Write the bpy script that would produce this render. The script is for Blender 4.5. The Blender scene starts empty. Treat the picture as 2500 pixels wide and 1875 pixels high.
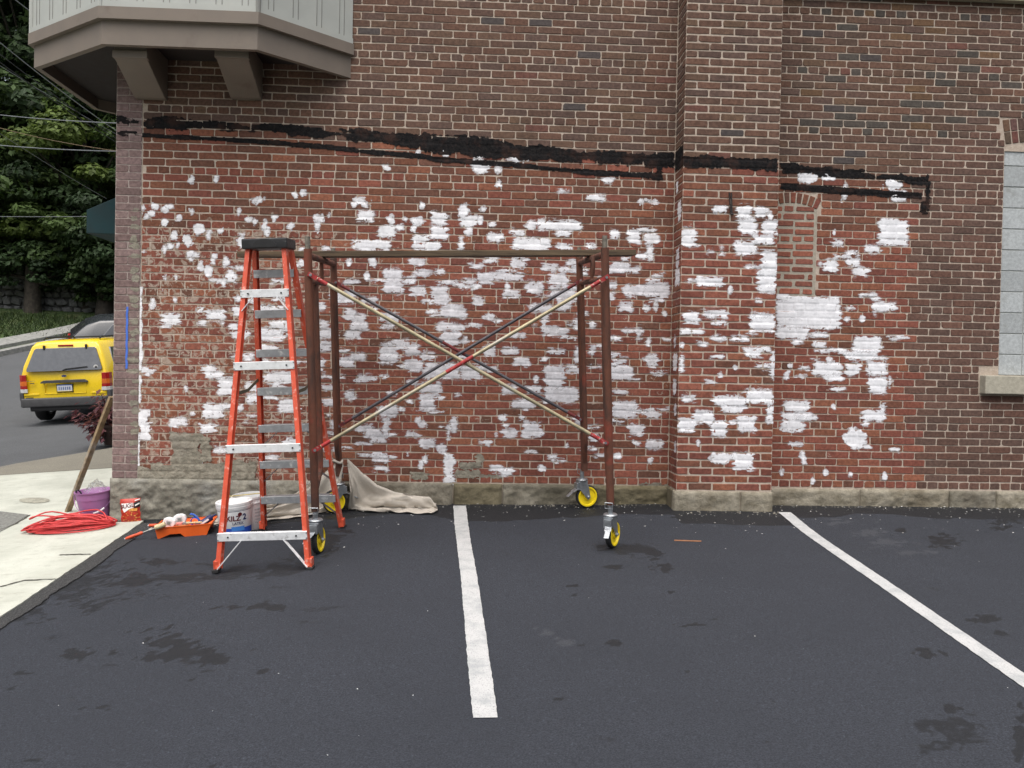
import bpy, math, random
import numpy as np
from mathutils import Vector, Matrix
random.seed(7); rng = np.random.default_rng(7)
R = math.radians

# ------------------------------------------------------------------ camera
F, CX, CY = 2150.0, 1250.0, 937.5                 # focal length and centre in photo pixels
ROLL = .0195
CAM = np.array([0., -7.8, 1.18])
_n = np.array([(1146-CX)/F, (CY-903)/F, 1.]); _n /= np.linalg.norm(_n)
_x = np.array([1., -ROLL, 0.]); _x -= _n*_x.dot(_n); _x /= np.linalg.norm(_x)
_z = np.cross(_n, _x)
if _z[1] < 0: _z = -_z
MC = np.array([_x, _n, _z])                        # rows: world axes seen from the camera (right, up, forward)
scene = bpy.context.scene
C = scene.collection
cam = bpy.data.cameras.new('camera'); cam_ob = bpy.data.objects.new('camera', cam); C.objects.link(cam_ob)
cam.sensor_width = 36; cam.lens = F/2500*36; cam.clip_end = 600; cam.clip_start = .05
rot = Matrix(((MC[0][0], MC[0][1], -MC[0][2]), (MC[1][0], MC[1][1], -MC[1][2]), (MC[2][0], MC[2][1], -MC[2][2])))
cam_ob.matrix_world = Matrix.Translation(Vector(CAM)) @ rot.to_4x4()
scene.camera = cam_ob

# ------------------------------------------------------------------ sky, sun, exposure (overcast)
SUN_EL, SUN_AZ = 68, 195                           # elevation, compass direction the light comes from (0 = +y, clockwise)
world = bpy.data.worlds.new('World'); scene.world = world; world.use_nodes = True
wn = world.node_tree.nodes; wl = world.node_tree.links; wn.clear()
sky = wn.new('ShaderNodeTexSky'); sky.sky_type = 'NISHITA'; sky.sun_disc = False
sky.sun_elevation = R(SUN_EL); sky.sun_rotation = R(SUN_AZ); sky.dust_density = 6; sky.air_density = 1.2; sky.ozone_density = 1.0
hs = wn.new('ShaderNodeHueSaturation'); hs.inputs['Saturation'].default_value = .48
bg = wn.new('ShaderNodeBackground'); bg.inputs['Strength'].default_value = .10
wo = wn.new('ShaderNodeOutputWorld')
wl.new(sky.outputs[0], hs.inputs['Color']); wl.new(hs.outputs[0], bg.inputs['Color']); wl.new(bg.outputs[0], wo.inputs['Surface'])
sun = bpy.data.lights.new('sun', 'SUN'); sun.energy = 1.5; sun.angle = R(80); sun.color = (1, .97, .93)
sun_ob = bpy.data.objects.new('sun', sun); C.objects.link(sun_ob)
_d = Vector((math.sin(R(SUN_AZ))*math.cos(R(SUN_EL)), math.cos(R(SUN_AZ))*math.cos(R(SUN_EL)), math.sin(R(SUN_EL))))
sun_ob.rotation_euler = _d.to_track_quat('Z', 'Y').to_euler()
vs = scene.view_settings
vs.view_transform = 'Standard'; vs.look = 'None'; vs.gamma = 1; vs.use_curve_mapping = False; vs.exposure = .92

# ------------------------------------------------------------------ photo pixels to places
def ray(px, py): return MC @ np.array([(px-CX)/F, (CY-py)/F, 1.])
def W(px, py, y=0.):
    d = ray(px, py); return CAM + d*((y-CAM[1])/d[1])
def sp(s, k): return k*np.log1p(np.exp(np.clip(s/k, -40, 40)))
def g(x, y):
    """height of the sloping ground"""
    return .075*y - .03*sp(y-3., .5) - .07*(sp(-(x+.3), .25) - sp(-(x+9.), .5)) + .155*sp(y-11.5, .6) - .014*sp(-(x+4.), .5) \
        + .028*np.exp(-((y+.3)/.45)**2)/(1+np.exp(-(x-1.45)/.12))
def G(px, py):
    d = ray(px, py); t = np.linspace(.5, 120, 12000); p = CAM[None]+t[:, None]*d[None]
    return p[np.argmax(p[:, 2]-g(p[:, 0], p[:, 1]) < 0)]
def proj(p):
    v = (np.asarray(p)-CAM) @ MC
    return np.stack([CX+F*v[..., 0]/v[..., 2], CY-F*v[..., 1]/v[..., 2]], -1)
def at(px, py, dist):
    d = ray(px, py); return CAM + d*((dist)/d[1])   # point at depth y = CAM.y + dist
def ground_frame(x, y, yaw=0., lift=0., lean=(0, 0)):
    e = .3
    n = Vector((-(g(x+e, y)-g(x-e, y))/(2*e)+lean[0], -(g(x, y+e)-g(x, y-e))/(2*e)+lean[1], 1)).normalized()
    xa = Vector((math.cos(yaw), math.sin(yaw), 0)); xa = (xa-n*xa.dot(n)).normalized(); ya = n.cross(xa)
    m = Matrix((xa, ya, n)).transposed().to_4x4(); m.translation = Vector((x, y, float(g(x, y))+lift)); return m

# ------------------------------------------------------------------ noise
def _h(ix, iy, s):
    n = (ix.astype(np.int64)*374761393 + iy.astype(np.int64)*668265263 + s*974634777) & 0xffffffff
    n = ((n ^ (n >> 13))*1274126177) & 0xffffffff
    return ((n ^ (n >> 16)) & 0xffff)/65535.
def vnoise(x, y, s=0):
    x = np.asarray(x, float); y = np.asarray(y, float)
    ix = np.floor(x); iy = np.floor(y); fx = x-ix; fy = y-iy
    fx = fx*fx*(3-2*fx); fy = fy*fy*(3-2*fy)
    a = _h(ix, iy, s); b = _h(ix+1, iy, s); c = _h(ix, iy+1, s); d = _h(ix+1, iy+1, s)
    return (a+(b-a)*fx)*(1-fy)+(c+(d-c)*fx)*fy
def fbm(x, y, s=0, o=3):
    t = 0; a = .5; k = 0
    for i in range(o):
        t = t+a*vnoise(x*2**i, y*2**i, s+i*17); k += a; a *= .5
    return t/k-.5                                    # about -.5 .. .5

# ------------------------------------------------------------------ materials
def srgb(r, g_, b):
    f = lambda c: (c/255/12.92) if c/255 <= .04045 else ((c/255+.055)/1.055)**2.4
    return (f(r), f(g_), f(b))
class NT:
    def __init__(s, name):
        s.m = bpy.data.materials.new(name); s.m.use_nodes = True
        s.n = s.m.node_tree.nodes; s.l = s.m.node_tree.links
        s.b = s.n['Principled BSDF']; s._pos = None
    def new(s, t, **kw):
        o = s.n.new(t)
        for k, v in kw.items(): setattr(o, k, v)
        return o
    def put(s, sock, v):
        if v is None: return
        if hasattr(v, 'is_linked') or isinstance(v, bpy.types.NodeSocket): s.l.new(v, sock)
        else: sock.default_value = v
    def pos(s):
        if s._pos is None: s._pos = s.new('ShaderNodeNewGeometry').outputs['Position']
        return s._pos
    def noise(s, scale, detail=3, rough=.55, vec=None, dist=0):
        o = s.new('ShaderNodeTexNoise'); o.inputs['Scale'].default_value = scale; o.inputs['Detail'].default_value = detail
        o.inputs['Roughness'].default_value = rough; o.inputs['Distortion'].default_value = dist
        s.l.new(vec or s.pos(), o.inputs['Vector']); return o.outputs['Fac']
    def scaled(s, v, xyz):
        o = s.new('ShaderNodeVectorMath', operation='MULTIPLY'); s.l.new(v, o.inputs[0]); o.inputs[1].default_value = xyz; return o.outputs[0]
    def rng(s, v, a, b, c=0., d=1.):
        o = s.new('ShaderNodeMapRange'); o.interpolation_type = 'SMOOTHSTEP'
        for i, q in enumerate((v, a, b, c, d)): s.put(o.inputs[i], q)
        return o.outputs[0]
    def math(s, op, a, b=None):
        o = s.new('ShaderNodeMath', operation=op); s.put(o.inputs[0], a); s.put(o.inputs[1], b); return o.outputs[0]
    def mix(s, f, a, b, mode='MIX'):
        o = s.new('ShaderNodeMix'); o.data_type = 'RGBA'; o.blend_type = mode
        q = lambda v: v if not isinstance(v, tuple) else (v+(1,))[:4]
        s.put(o.inputs[0], f); s.put(o.inputs[6], q(a)); s.put(o.inputs[7], q(b)); return o.outputs[2]
    def bump(s, h, strength=.3, dist=.01):
        o = s.new('ShaderNodeBump'); o.inputs['Strength'].default_value = strength; o.inputs['Distance'].default_value = dist
        s.l.new(h, o.inputs['Height']); s.l.new(o.outputs[0], s.b.inputs['Normal'])
    def col(s, v): s.put(s.b.inputs['Base Color'], v if not isinstance(v, tuple) else (v+(1,))[:4])
    def rough(s, v): s.put(s.b.inputs['Roughness'], v)
MATS = {}
def mat(name, col, rough=.55, metal=0., var=.18, scale=14., bump=0., bscale=90., dirt=None, dirt_scale=5., dirt_amt=.35, spec=.4, coat=0.):
    if name in MATS: return MATS[name]
    t = NT(name)
    n = t.noise(scale, 5, .6)
    lo = tuple(c*(1-var) for c in col); hi = tuple(min(1, c*(1+var)) for c in col)
    c = t.mix(t.rng(n, .3, .7), lo, hi)
    if dirt is not None:
        d = t.noise(dirt_scale, 6, .65)
        c = t.mix(t.rng(d, .58-.2*dirt_amt, .75-.1*dirt_amt, 0, .85), c, dirt)
    t.col(c); t.rough(t.rng(n, .2, .8, max(.02, rough-.08), min(1, rough+.1)))
    t.b.inputs['Metallic'].default_value = metal; t.b.inputs['Specular IOR Level'].default_value = spec
    t.b.inputs['Coat Weight'].default_value = coat
    if bump: t.bump(t.noise(bscale, 4, .6), bump, .006)
    MATS[name] = t.m; return t.m

# ------------------------------------------------------------------ mesh helpers
def link(o, parent=None):
    C.objects.link(o)
    if parent is not None: o.parent = parent
    return o
def mesh_obj(name, verts, faces, material, parent=None, smooth=False):
    me = bpy.data.meshes.new(name)
    me.from_pydata([tuple(map(float, v)) for v in verts], [], faces); me.update()
    if smooth: me.polygons.foreach_set('use_smooth', [True]*len(me.polygons))
    if material: me.materials.append(material)
    return link(bpy.data.objects.new(name, me), parent)
def fast_mesh(name, V, Q, material, parent=None, smooth=False, col=None, kind=None):
    """V (n,3) array, Q (m,4) or (m,3) int array"""
    me = bpy.data.meshes.new(name); V = np.asarray(V, np.float32); Q = np.asarray(Q, np.int32); k = Q.shape[1]
    me.vertices.add(len(V)); me.vertices.foreach_set('co', V.ravel())
    me.loops.add(Q.size); me.loops.foreach_set('vertex_index', Q.ravel())
    me.polygons.add(len(Q)); me.polygons.foreach_set('loop_start', np.arange(len(Q), dtype=np.int32)*k)
    me.polygons.foreach_set('loop_total', np.full(len(Q), k, np.int32))
    me.polygons.foreach_set('use_smooth', np.full(len(Q), bool(smooth)))
    me.update(calc_edges=True)
    if col is not None:
        a = me.color_attributes.new('col', 'FLOAT_COLOR', 'POINT'); a.data.foreach_set('color', np.asarray(col, np.float32).ravel())
    if material: me.materials.append(material)
    o = link(bpy.data.objects.new(name, me), parent)
    if kind: o['kind'] = kind
    return o
class MB:
    def __init__(s): s.v = []; s.f = []
    def add(s, v, f):
        k = len(s.v); s.v += [Vector(p) for p in v]; s.f += [tuple(i+k for i in q) for q in f]; return s
    def box(s, a, b):
        (x0, y0, z0), (x1, y1, z1) = a, b
        return s.add([(x0,y0,z0),(x1,y0,z0),(x1,y1,z0),(x0,y1,z0),(x0,y0,z1),(x1,y0,z1),(x1,y1,z1),(x0,y1,z1)],
                     [(0,3,2,1),(4,5,6,7),(0,1,5,4),(1,2,6,5),(2,3,7,6),(3,0,4,7)])
    def beam(s, p, q, w, h, up=(0,0,1)):
        p, q = Vector(p), Vector(q); d = (q-p).normalized(); r = d.cross(Vector(up))
        if r.length < 1e-4: r = d.cross(Vector((1,0,0)))
        r.normalize(); u = r.cross(d); v = []
        for e in (p, q):
            for a, b in ((-1,-1),(1,-1),(1,1),(-1,1)): v.append(e+r*a*w/2+u*b*h/2)
        return s.add(v, [(0,1,2,3),(4,7,6,5),(0,4,5,1),(1,5,6,2),(2,6,7,3),(3,7,4,0)])
    def tube(s, pts, r, n=10, closed=False):
        P = [Vector(p) for p in pts]; m = len(P); rr = r if hasattr(r, '__len__') else [r]*m
        ref = None; k = len(s.v); f = []
        for i, p in enumerate(P):
            if closed: d = P[(i+1) % m]-P[i-1]
            else: d = P[min(i+1, m-1)]-P[max(i-1, 0)]
            d = d.normalized() if d.length > 1e-9 else Vector((0,0,1))
            if ref is None: ref = d.orthogonal().normalized()
            ref = ref-d*ref.dot(d)
            if ref.length < 1e-6: ref = d.orthogonal()
            ref.normalize(); b = d.cross(ref)
            for j in range(n):
                a = 2*math.pi*j/n; s.v.append(p+ref*math.cos(a)*rr[i]+b*math.sin(a)*rr[i])
        for i in range(m if closed else m-1):
            i2 = (i+1) % m
            for j in range(n):
                j2 = (j+1) % n; f.append((k+i*n+j, k+i*n+j2, k+i2*n+j2, k+i2*n+j))
        if not closed:
            f.append(tuple(k+j for j in reversed(range(n)))); f.append(tuple(k+(m-1)*n+j for j in range(n)))
        s.f += f; return s
    def lathe(s, prof, n=28, o=(0,0,0), axis='z', cap=True):
        k = len(s.v); o = Vector(o)
        for r, h in prof:
            for j in range(n):
                a = 2*math.pi*j/n; c, t = r*math.cos(a), r*math.sin(a)
                s.v.append(o+(Vector((c,t,h)) if axis == 'z' else Vector((h,c,t)) if axis == 'x' else Vector((c,h,t))))
        for i in range(len(prof)-1):
            for j in range(n):
                j2 = (j+1) % n; s.f.append((k+i*n+j, k+i*n+j2, k+(i+1)*n+j2, k+(i+1)*n+j))
        if cap:
            s.f.append(tuple(k+j for j in reversed(range(n)))); e = k+(len(prof)-1)*n; s.f.append(tuple(e+j for j in range(n)))
        return s
    def prism(s, poly, h0, h1, fn):
        """poly of (a,b), extruded from h0 to h1; fn(a,b,h) -> xyz"""
        n = len(poly); v = [fn(a,b,h0) for a,b in poly]+[fn(a,b,h1) for a,b in poly]
        f = [tuple(range(n)), tuple(reversed(range(n,2*n)))]+[(i,i+n,(i+1)%n+n,(i+1)%n) for i in range(n)]
        return s.add(v, f)
    def build(s, name, material, parent=None, smooth=False, bevel=0., seg=2, sharp=None):
        me = bpy.data.meshes.new(name); me.from_pydata([tuple(v) for v in s.v], [], s.f)
        import bmesh
        bm = bmesh.new(); bm.from_mesh(me); bmesh.ops.recalc_face_normals(bm, faces=bm.faces)
        if bevel:
            ed = [e for e in bm.edges if len(e.link_faces) == 2 and e.calc_face_angle(0) > .5]
            bmesh.ops.bevel(bm, geom=ed, offset=bevel, segments=seg, profile=.6, affect='EDGES')
        if smooth:
            for fc in bm.faces: fc.smooth = True
            for e in bm.edges:
                if len(e.link_faces) == 2 and e.calc_face_angle(0) > (sharp or .7): e.smooth = False
        bm.to_mesh(me); bm.free(); me.materials.append(material)
        return link(bpy.data.objects.new(name, me), parent)
def thing(name, label, cat, m=None, group=None, loc=None):
    o = link(bpy.data.objects.new(name, None)); o.empty_display_size = .1
    o.matrix_world = m if m is not None else Matrix.Translation(Vector(loc or (0,0,0)))
    o['label'] = label; o['category'] = cat
    if group: o['group'] = group
    return o
def tag(o, label, cat, group=None):
    o['label'] = label; o['category'] = cat
    if group: o['group'] = group
    return o
def structure(o, label=None):
    o['kind'] = 'structure'
    return o
def text_mesh(txt, size, bold=0.):
    cu = bpy.data.curves.new('lettering', 'FONT'); cu.body = txt; cu.size = size; cu.align_x = 'CENTER'; cu.align_y = 'CENTER'; cu.offset = bold
    o = bpy.data.objects.new('lettering', cu); C.objects.link(o); bpy.context.view_layer.update()
    me = bpy.data.meshes.new_from_object(o); bpy.data.objects.remove(o); bpy.data.curves.remove(cu); return me
def lettering(txt, size, fn, material, parent, bold=0., name='lettering'):
    me = text_mesh(txt, size, bold)
    import bmesh
    bm = bmesh.new(); bm.from_mesh(me); bmesh.ops.triangulate(bm, faces=bm.faces)
    for _ in range(1): bmesh.ops.subdivide_edges(bm, edges=bm.edges, cuts=1)
    for v in bm.verts: v.co = Vector(fn(v.co.x, v.co.y))
    bm.to_mesh(me); bm.free(); me.materials.clear(); me.materials.append(material); me.name = name
    return link(bpy.data.objects.new(name, me), parent)
# ================================================================== ground
def asphalt_mat(name, base, dark, fleck=.5, rough=.85, scale=1.):
    t = NT(name); at_ = t.new('ShaderNodeAttribute', attribute_name='col')
    sep = t.new('ShaderNodeSeparateColor'); t.l.new(at_.outputs['Color'], sep.inputs[0])
    n1 = t.noise(125*scale, 3, .75); n2 = t.noise(1.3, 4, .6); n3 = t.noise(60*scale, 3, .7)
    c = t.mix(t.rng(n1, .32, .72), tuple(b*(1-fleck) for b in base), tuple(b*(1+fleck) for b in base))
    c = t.mix(t.rng(n3, .60, .72, 0, .55), c, tuple(min(1, b*2.8) for b in base))
    c = t.mix(t.rng(n2, .3, .75, 0, .45), c, tuple(b*.72 for b in base))
    n4 = t.noise(34*scale, 4, .7); wetm = t.rng(t.math('ADD', sep.outputs[0], t.math('MULTIPLY', t.math('SUBTRACT', n4, .5), .9)), .22, .62)
    wetm = t.math('MULTIPLY', wetm, .92)
    c = t.mix(wetm, c, dark)
    c = t.mix(sep.outputs[1], c, (.30, .30, .31))
    t.col(c); t.rough(t.rng(sep.outputs[0], 0, 1, rough, rough-.22)); t.b.inputs['Specular IOR Level'].default_value = .35
    t.bump(n1, .7, .008); return t.m
def sheet(name, xs, ys, zoff, material, col=None, parent=None, mask=None):
    X, Y = np.meshgrid(xs, ys); Z = g(X, Y)+zoff
    V = np.stack([X, Y, Z], -1).reshape(-1, 3); nx, ny = len(xs), len(ys)
    I = np.arange(nx*ny).reshape(ny, nx)
    Q = np.stack([I[:-1,:-1], I[:-1,1:], I[1:,1:], I[1:,:-1]], -1).reshape(-1, 4)
    return fast_mesh(name, V, Q, material, parent, True, None if col is None else col(V))
def lofted(name, ys, xl, xr, nx, zoff, material, parent=None, skirt=.15, wob=0.):
    """ground sheet between two edges x = xl(y), xr(y), with sides going down"""
    rows = []
    for y in ys:
        a, b = xl(y), xr(y)
        xx = np.linspace(a, b, nx); zz = g(xx, np.full(nx, y))+zoff
        r = np.stack([xx, np.full(nx, y), zz], -1)
        r = np.concatenate([r[:1]-[[0,0,skirt]], r, r[-1:]-[[0,0,skirt]]]); rows.append(r)
    V = np.concatenate(rows); n = nx+2; I = np.arange(len(V)).reshape(len(ys), n)
    Q = np.stack([I[:-1,:-1], I[:-1,1:], I[1:,1:], I[1:,:-1]], -1).reshape(-1, 4)
    o = fast_mesh(name, V, Q, material, parent, False)
    return o
LOT_BASE, LOT_DARK = (.0270, .0305, .0395), (.0085, .0094, .0118)
lot_mat = asphalt_mat('lot_asphalt', LOT_BASE, LOT_DARK, .55)
road_mat = asphalt_mat('road_asphalt', (.085, .088, .092), (.05, .05, .05), .25, .9, .6)
# dark wet and oily stains, placed from the photo: x, y, half width, half height in photo pixels
STAINS = [(190,1420,150,38),(60,1490,60,22),(200,1440,90,40),(330,1415,60,15),(620,1393,110,15),(420,1412,60,9),(700,1385,70,20),(560,1405,80,10),(400,1370,40,10),
  (410,1565,65,24),(440,1588,50,18),(520,1600,42,15),(365,1572,35,10),(400,1606,45,10),(470,1615,48,10),(520,1617,20,6),(192,1598,38,18),(270,1590,20,12),
  (60,1644,25,6),(25,1685,38,12),(470,1662,32,7),(240,1727,24,6),(195,1730,18,5),(640,1641,14,4),(590,1482,45,4),(660,1480,45,14),(510,1638,20,4),(726,1797,10,5),
  (80,1855,22,7),(510,1868,16,8),(790,1310,50,16),(800,1335,35,16),(760,1345,40,10),(835,1300,40,8),(620,1585,8,4),(640,1640,12,5),
  (2305,1320,38,13),(2440,1275,22,6),(2200,1294,10,4),(2395,1515,32,12),(2440,1545,22,7),(2265,1598,28,12),(2250,1585,15,4),(2325,1733,28,10),(2320,1780,75,45),(2240,1585,8,4),
  (1540,1340,70,18),(1620,1390,28,10),(1500,1385,22,6),(1590,1350,40,8),(1400,1430,12,4),(1405,1452,9,3),(1495,1566,16,8),(1675,1640,12,5),(1730,1512,14,5),(1680,1525,35,7),(1710,1525,25,4),
  (1365,1707,9,4),(1420,1575,8,3),(1960,1690,14,4),(2490,1790,16,90),(1870,1810,12,4),(1640,1445,25,4),(2455,1290,25,6),(2480,1265,40,10),(1640,1265,14,5)]
SCUFFS = [(2060,1275,50,7),(2120,1300,28,10),(2170,1325,45,8),(2230,1350,40,6),(1560,1262,12,3),(1330,1545,18,7),(1375,1570,22,8),(1400,1590,18,8),(1310,1530,5,12),(2030,1268,25,5)]
def lot_col(V):
    P = proj(V); x, y = V[:, 0], V[:, 1]; wet = np.zeros(len(V)); sc = np.zeros(len(V))
    nz = fbm(x*9, y*9, 3, 4); nz2 = fbm(x*30, y*30, 9, 3); ok = y > -7.0
    for (cx, cy, w, h) in STAINS:
        d = np.hypot((P[:, 0]-cx)/(w*1.05), (P[:, 1]-cy)/(h*1.05)); m = ok & (d < 2.2)
        s = .95-d[m]+nz[m]*2.2+nz2[m]*2.2
        wet[m] = np.maximum(wet[m], np.clip(s*4, 0, 1)*((.62+.36*vnoise(cx, cy)) if w < 70 else .55))
    for (cx, cy, w, h) in SCUFFS:
        d = np.hypot((P[:, 0]-cx)/w, (P[:, 1]-cy)/h); m = ok & (d < 2.5)
        sc[m] = np.maximum(sc[m], np.clip((.9-d[m]+nz[m]*2.4+nz2[m]*2.2)*.3, 0, .055))
    edge = .30+.24*vnoise(x*1.7, x*0, 4)+.14*fbm(x*5, y*5, 8)+.20*np.exp(-((x-.35)/.6)**2)
    edge = edge+np.where((x > 1.78) & (x < 2.64), .3, 0)*0
    d = -y-np.where((x > 1.75) & (x < 2.68), .26, 0)
    wet = np.maximum(wet, np.clip((edge-d)*18, 0, 1)*1.0*(y > -1.6))
    spots = np.clip((fbm(x*3.3, y*4.6, 21, 4)-.27)*9, 0, .42); wet = np.maximum(wet, spots)
    c = np.zeros((len(V), 4)); c[:, 0] = wet; c[:, 1] = sc; c[:, 3] = 1; return c
def ramp(a, b, n): return np.linspace(a, b, n)
grass_mat = mat('verge_grass', (.045, .075, .02), .9, var=.5, scale=3., bump=.5, bscale=30, dirt=(.09, .075, .04), dirt_scale=1.5)
ground = structure(sheet('ground', np.concatenate([ramp(-160,-30,27), ramp(-28,16,45), ramp(20,160,29)]), np.concatenate([ramp(-60,-10,11), ramp(-8,60,69), ramp(65,300,40)]), -.07, grass_mat))
lot = structure(sheet('parking_lot', np.concatenate([ramp(-6,-4.6,6), np.arange(-4.5,6.4,.026), ramp(6.6,16,20)]), np.concatenate([ramp(-20,-7.2,16), np.arange(-7.0,-1.2,.03), np.arange(-1.2,.12,.02)]), 0., lot_mat, lot_col))
# street
XR = lambda y: float(np.interp(y, [-30, 3.3, 3.9, 4.6, 5.2, 6.5, 9, 70], [-6.3, -6.05, -5.85, -5.35, -4.95, -4.6, -4.5, -4.5]))
XL = lambda y: float(np.interp(y, [-30, 8, 14, 18, 22, 30, 45, 70], [-15.5, -14.6, -13.9, -13.2, -12.2, -10.8, -8.6, -6.8]))
road = structure(lofted('road', np.concatenate([ramp(-30, 2, 17), ramp(3, 30, 55), ramp(32, 70, 20)]), XL, XR, 24, -.03, road_mat))
conc_t = NT('kerb_concrete'); nn = conc_t.noise(9, 5, .65); conc_t.col(conc_t.mix(conc_t.rng(nn, .3, .7), (.16, .16, .15), (.27, .27, .25))); conc_t.rough(.9); kerb_mat = conc_t.m
structure(lofted('kerb', ramp(-20, 60, 90), lambda y: XL(y)-.22, lambda y: XL(y)-.01, 3, .11, kerb_mat))
structure(lofted('far_path', ramp(-20, 60, 90), lambda y: XL(y)-1.7, lambda y: XL(y)-.9, 4, .03, kerb_mat))
# pavement of pale concrete, with brown aggregate strip behind it
t = NT('pavement_concrete'); n1 = t.noise(2.2, 5, .6); n2 = t.noise(170, 2, .7); n3 = t.noise(14, 5, .7); n4 = t.noise(5, 4, .6, t.scaled(t.pos(), (1, 3.5, 1)))
c = t.mix(t.rng(n1, .3, .72), (.40, .41, .35), (.53, .54, .47)); c = t.mix(t.rng(n2, .35, .7, 0, .35), c, (.30, .30, .26))
c = t.mix(t.rng(n3, .56, .76, 0, .6), c, (.24, .24, .20)); c = t.mix(t.rng(n4, .52, .76, 0, .5), c, (.27, .26, .21)); t.col(c); t.rough(.9); t.bump(n2, .35, .004); pave_mat = t.m
t = NT('aggregate'); n1 = t.noise(120, 3, .75); n2 = t.noise(2, 4, .6); c = t.mix(t.rng(n1, .35, .68), (.13, .12, .095), (.27, .25, .20)); c = t.mix(t.rng(n2, .3, .8, 0, .4), c, (.12, .11, .09)); t.col(c); t.rough(.95); t.bump(n1, .6, .006); agg_mat = t.m
SX = lambda y: -2.76+.03*float(fbm(y*4, 1.3, 5))+.012*float(fbm(y*23, .3, 6)) if y < -.13 else -3.02
pave = structure(lofted('pavement', np.concatenate([ramp(-18, -5, 10), ramp(-4.9, -.131, 200), ramp(-.129, 2.78, 24)]), lambda y: XR(y)+.0, SX, 18, .018, pave_mat))
structure(lofted('aggregate_strip', np.concatenate([ramp(2.80, 6, 30), ramp(6.2, 40, 30)]), lambda y: XR(y)+.02, lambda y: -3.02, 10, .006, agg_mat))
t = NT('gravel_edge'); n1 = t.noise(150, 3, .8); n2 = t.noise(40, 3, .7); c = t.mix(t.rng(n1, .42, .62), (.016, .016, .017), (.135, .135, .133)); t.col(t.mix(t.rng(n2, .45, .65, 0, .6), c, (.035, .035, .037))); t.rough(.95); t.bump(n1, 1., .02); edge_mat = t.m
structure(lofted('asphalt_edge', np.concatenate([ramp(-18, -5, 10), ramp(-4.9, -.20, 160)]), lambda y: SX(y)-.015, lambda y: SX(y)+.12+.07*float(fbm(y*3, 7.7, 2))+.03*float(fbm(y*17, 3.3, 8)), 9, .010, edge_mat, skirt=.02))
# cracks and joints in the pavement
dark_mat = mat('crack_dirt', (.07, .066, .055), .95, var=.3)
def ground_ribbon(name, pts, w, zoff, material, parent, seed=0):
    P = [np.array(p) for p in pts]; fine = []
    for a, b in zip(P[:-1], P[1:]):
        for k in np.linspace(0, 1, 14, endpoint=False): fine.append(a+(b-a)*k)
    fine.append(P[-1]); V = []
    for i, p in enumerate(fine):
        d = fine[min(i+1, len(fine)-1)]-fine[max(i-1, 0)]; d = d/np.linalg.norm(d); nrm = np.array([-d[1], d[0]])
        j = .02*float(fbm(i*.31, seed, 3)); ww = w*(.55+.9*float(vnoise(i*.5, seed, 6)))
        for s_ in (-1, 1): q = p+nrm*(j+s_*ww/2); V.append((q[0], q[1], float(g(q[0], q[1]))+zoff))
    return mesh_obj(name, V, [(2*i, 2*i+2, 2*i+3, 2*i+1) for i in range(len(fine)-1)], material, parent)
for k, pl in enumerate([[(0,1441),(60,1425),(136,1421)], [(145,1362),(190,1361),(222,1360)], [(0,1300),(40,1284),(73,1263)]]):
    ground_ribbon('crack', [G(*p)[:2] for p in pl], .016, .0225, dark_mat, pave, k)
ground_ribbon('joint', [(-6.0, 2.79), (-3.05, 2.79)], .02, .021, dark_mat, pave, 9)
ground_ribbon('joint', [(-6.2, -3.55), (-2.78, -3.5)], .016, .0225, dark_mat, pave, 11)
patch_mat = mat('pavement_patch', (.17, .17, .155), .95, var=.4, scale=60, bump=.4)
a, b, c_ = G(-60,1250)[:2], G(70,1263)[:2], G(-40,1325)[:2]
mesh_obj('repair_patch', [(p[0], p[1], float(g(*p))+.0225) for p in (a, (a+b)/2+[0,.02], b, (b+c_)/2+[.02,0], c_)], [(0,4,3,2,1)], patch_mat, pave)
oval = [G(84+38*math.cos(q), 1227+7*math.sin(q))[:2] for q in np.linspace(0, 2*math.pi, 20, endpoint=False)]
mesh_obj('stain', [(p[0], p[1], float(g(*p))+.0225) for p in oval], [tuple(reversed(range(20)))], mat('pavement_stain', (.30, .29, .235), .9, var=.3, scale=30), pave)
# painted stall lines: thin sheets with worn, ragged edges
t = NT('line_paint'); n1 = t.noise(130, 3, .75); n2 = t.noise(7, 5, .7); c = t.mix(t.rng(n1, .52, .68, 0, .7), (.44, .44, .435), (.10, .10, .11)); t.col(t.mix(t.rng(n2, .42, .70, 0, .65), c, (.25, .265, .27))); t.rough(.8); t.bump(n1, .4, .004); line_mat = t.m
def stall_line(xa, ya, xb, yb, w):
    n = int(abs(yb-ya)/.02); V = []; m = 6
    for i in range(n+1):
        k = i/n; y = ya+(yb-ya)*k; x = xa+(xb-xa)*k
        e0 = .007*float(fbm(y*25, 1, 3, 2))+.003*math.sin(y*2.1); e1 = .007*float(fbm(y*25, 5, 4, 2))+.003*math.sin(y*2.3+1)
        for j in range(m):
            q = x-w/2+e0+(w+e1-e0)*j/(m-1); V.append((q, y, float(g(q, y))+.0045))
    F_ = [(i*m+j, i*m+j+1, (i+1)*m+j+1, (i+1)*m+j) for i in range(n) for j in range(m-1)]
    return structure(mesh_obj('parking_line', V, F_, line_mat, lot))
stall_line(.10, -4.06, -.065, -.10, .108); stall_line(2.70, -6.5, 2.735, -.345, .105)
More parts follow.
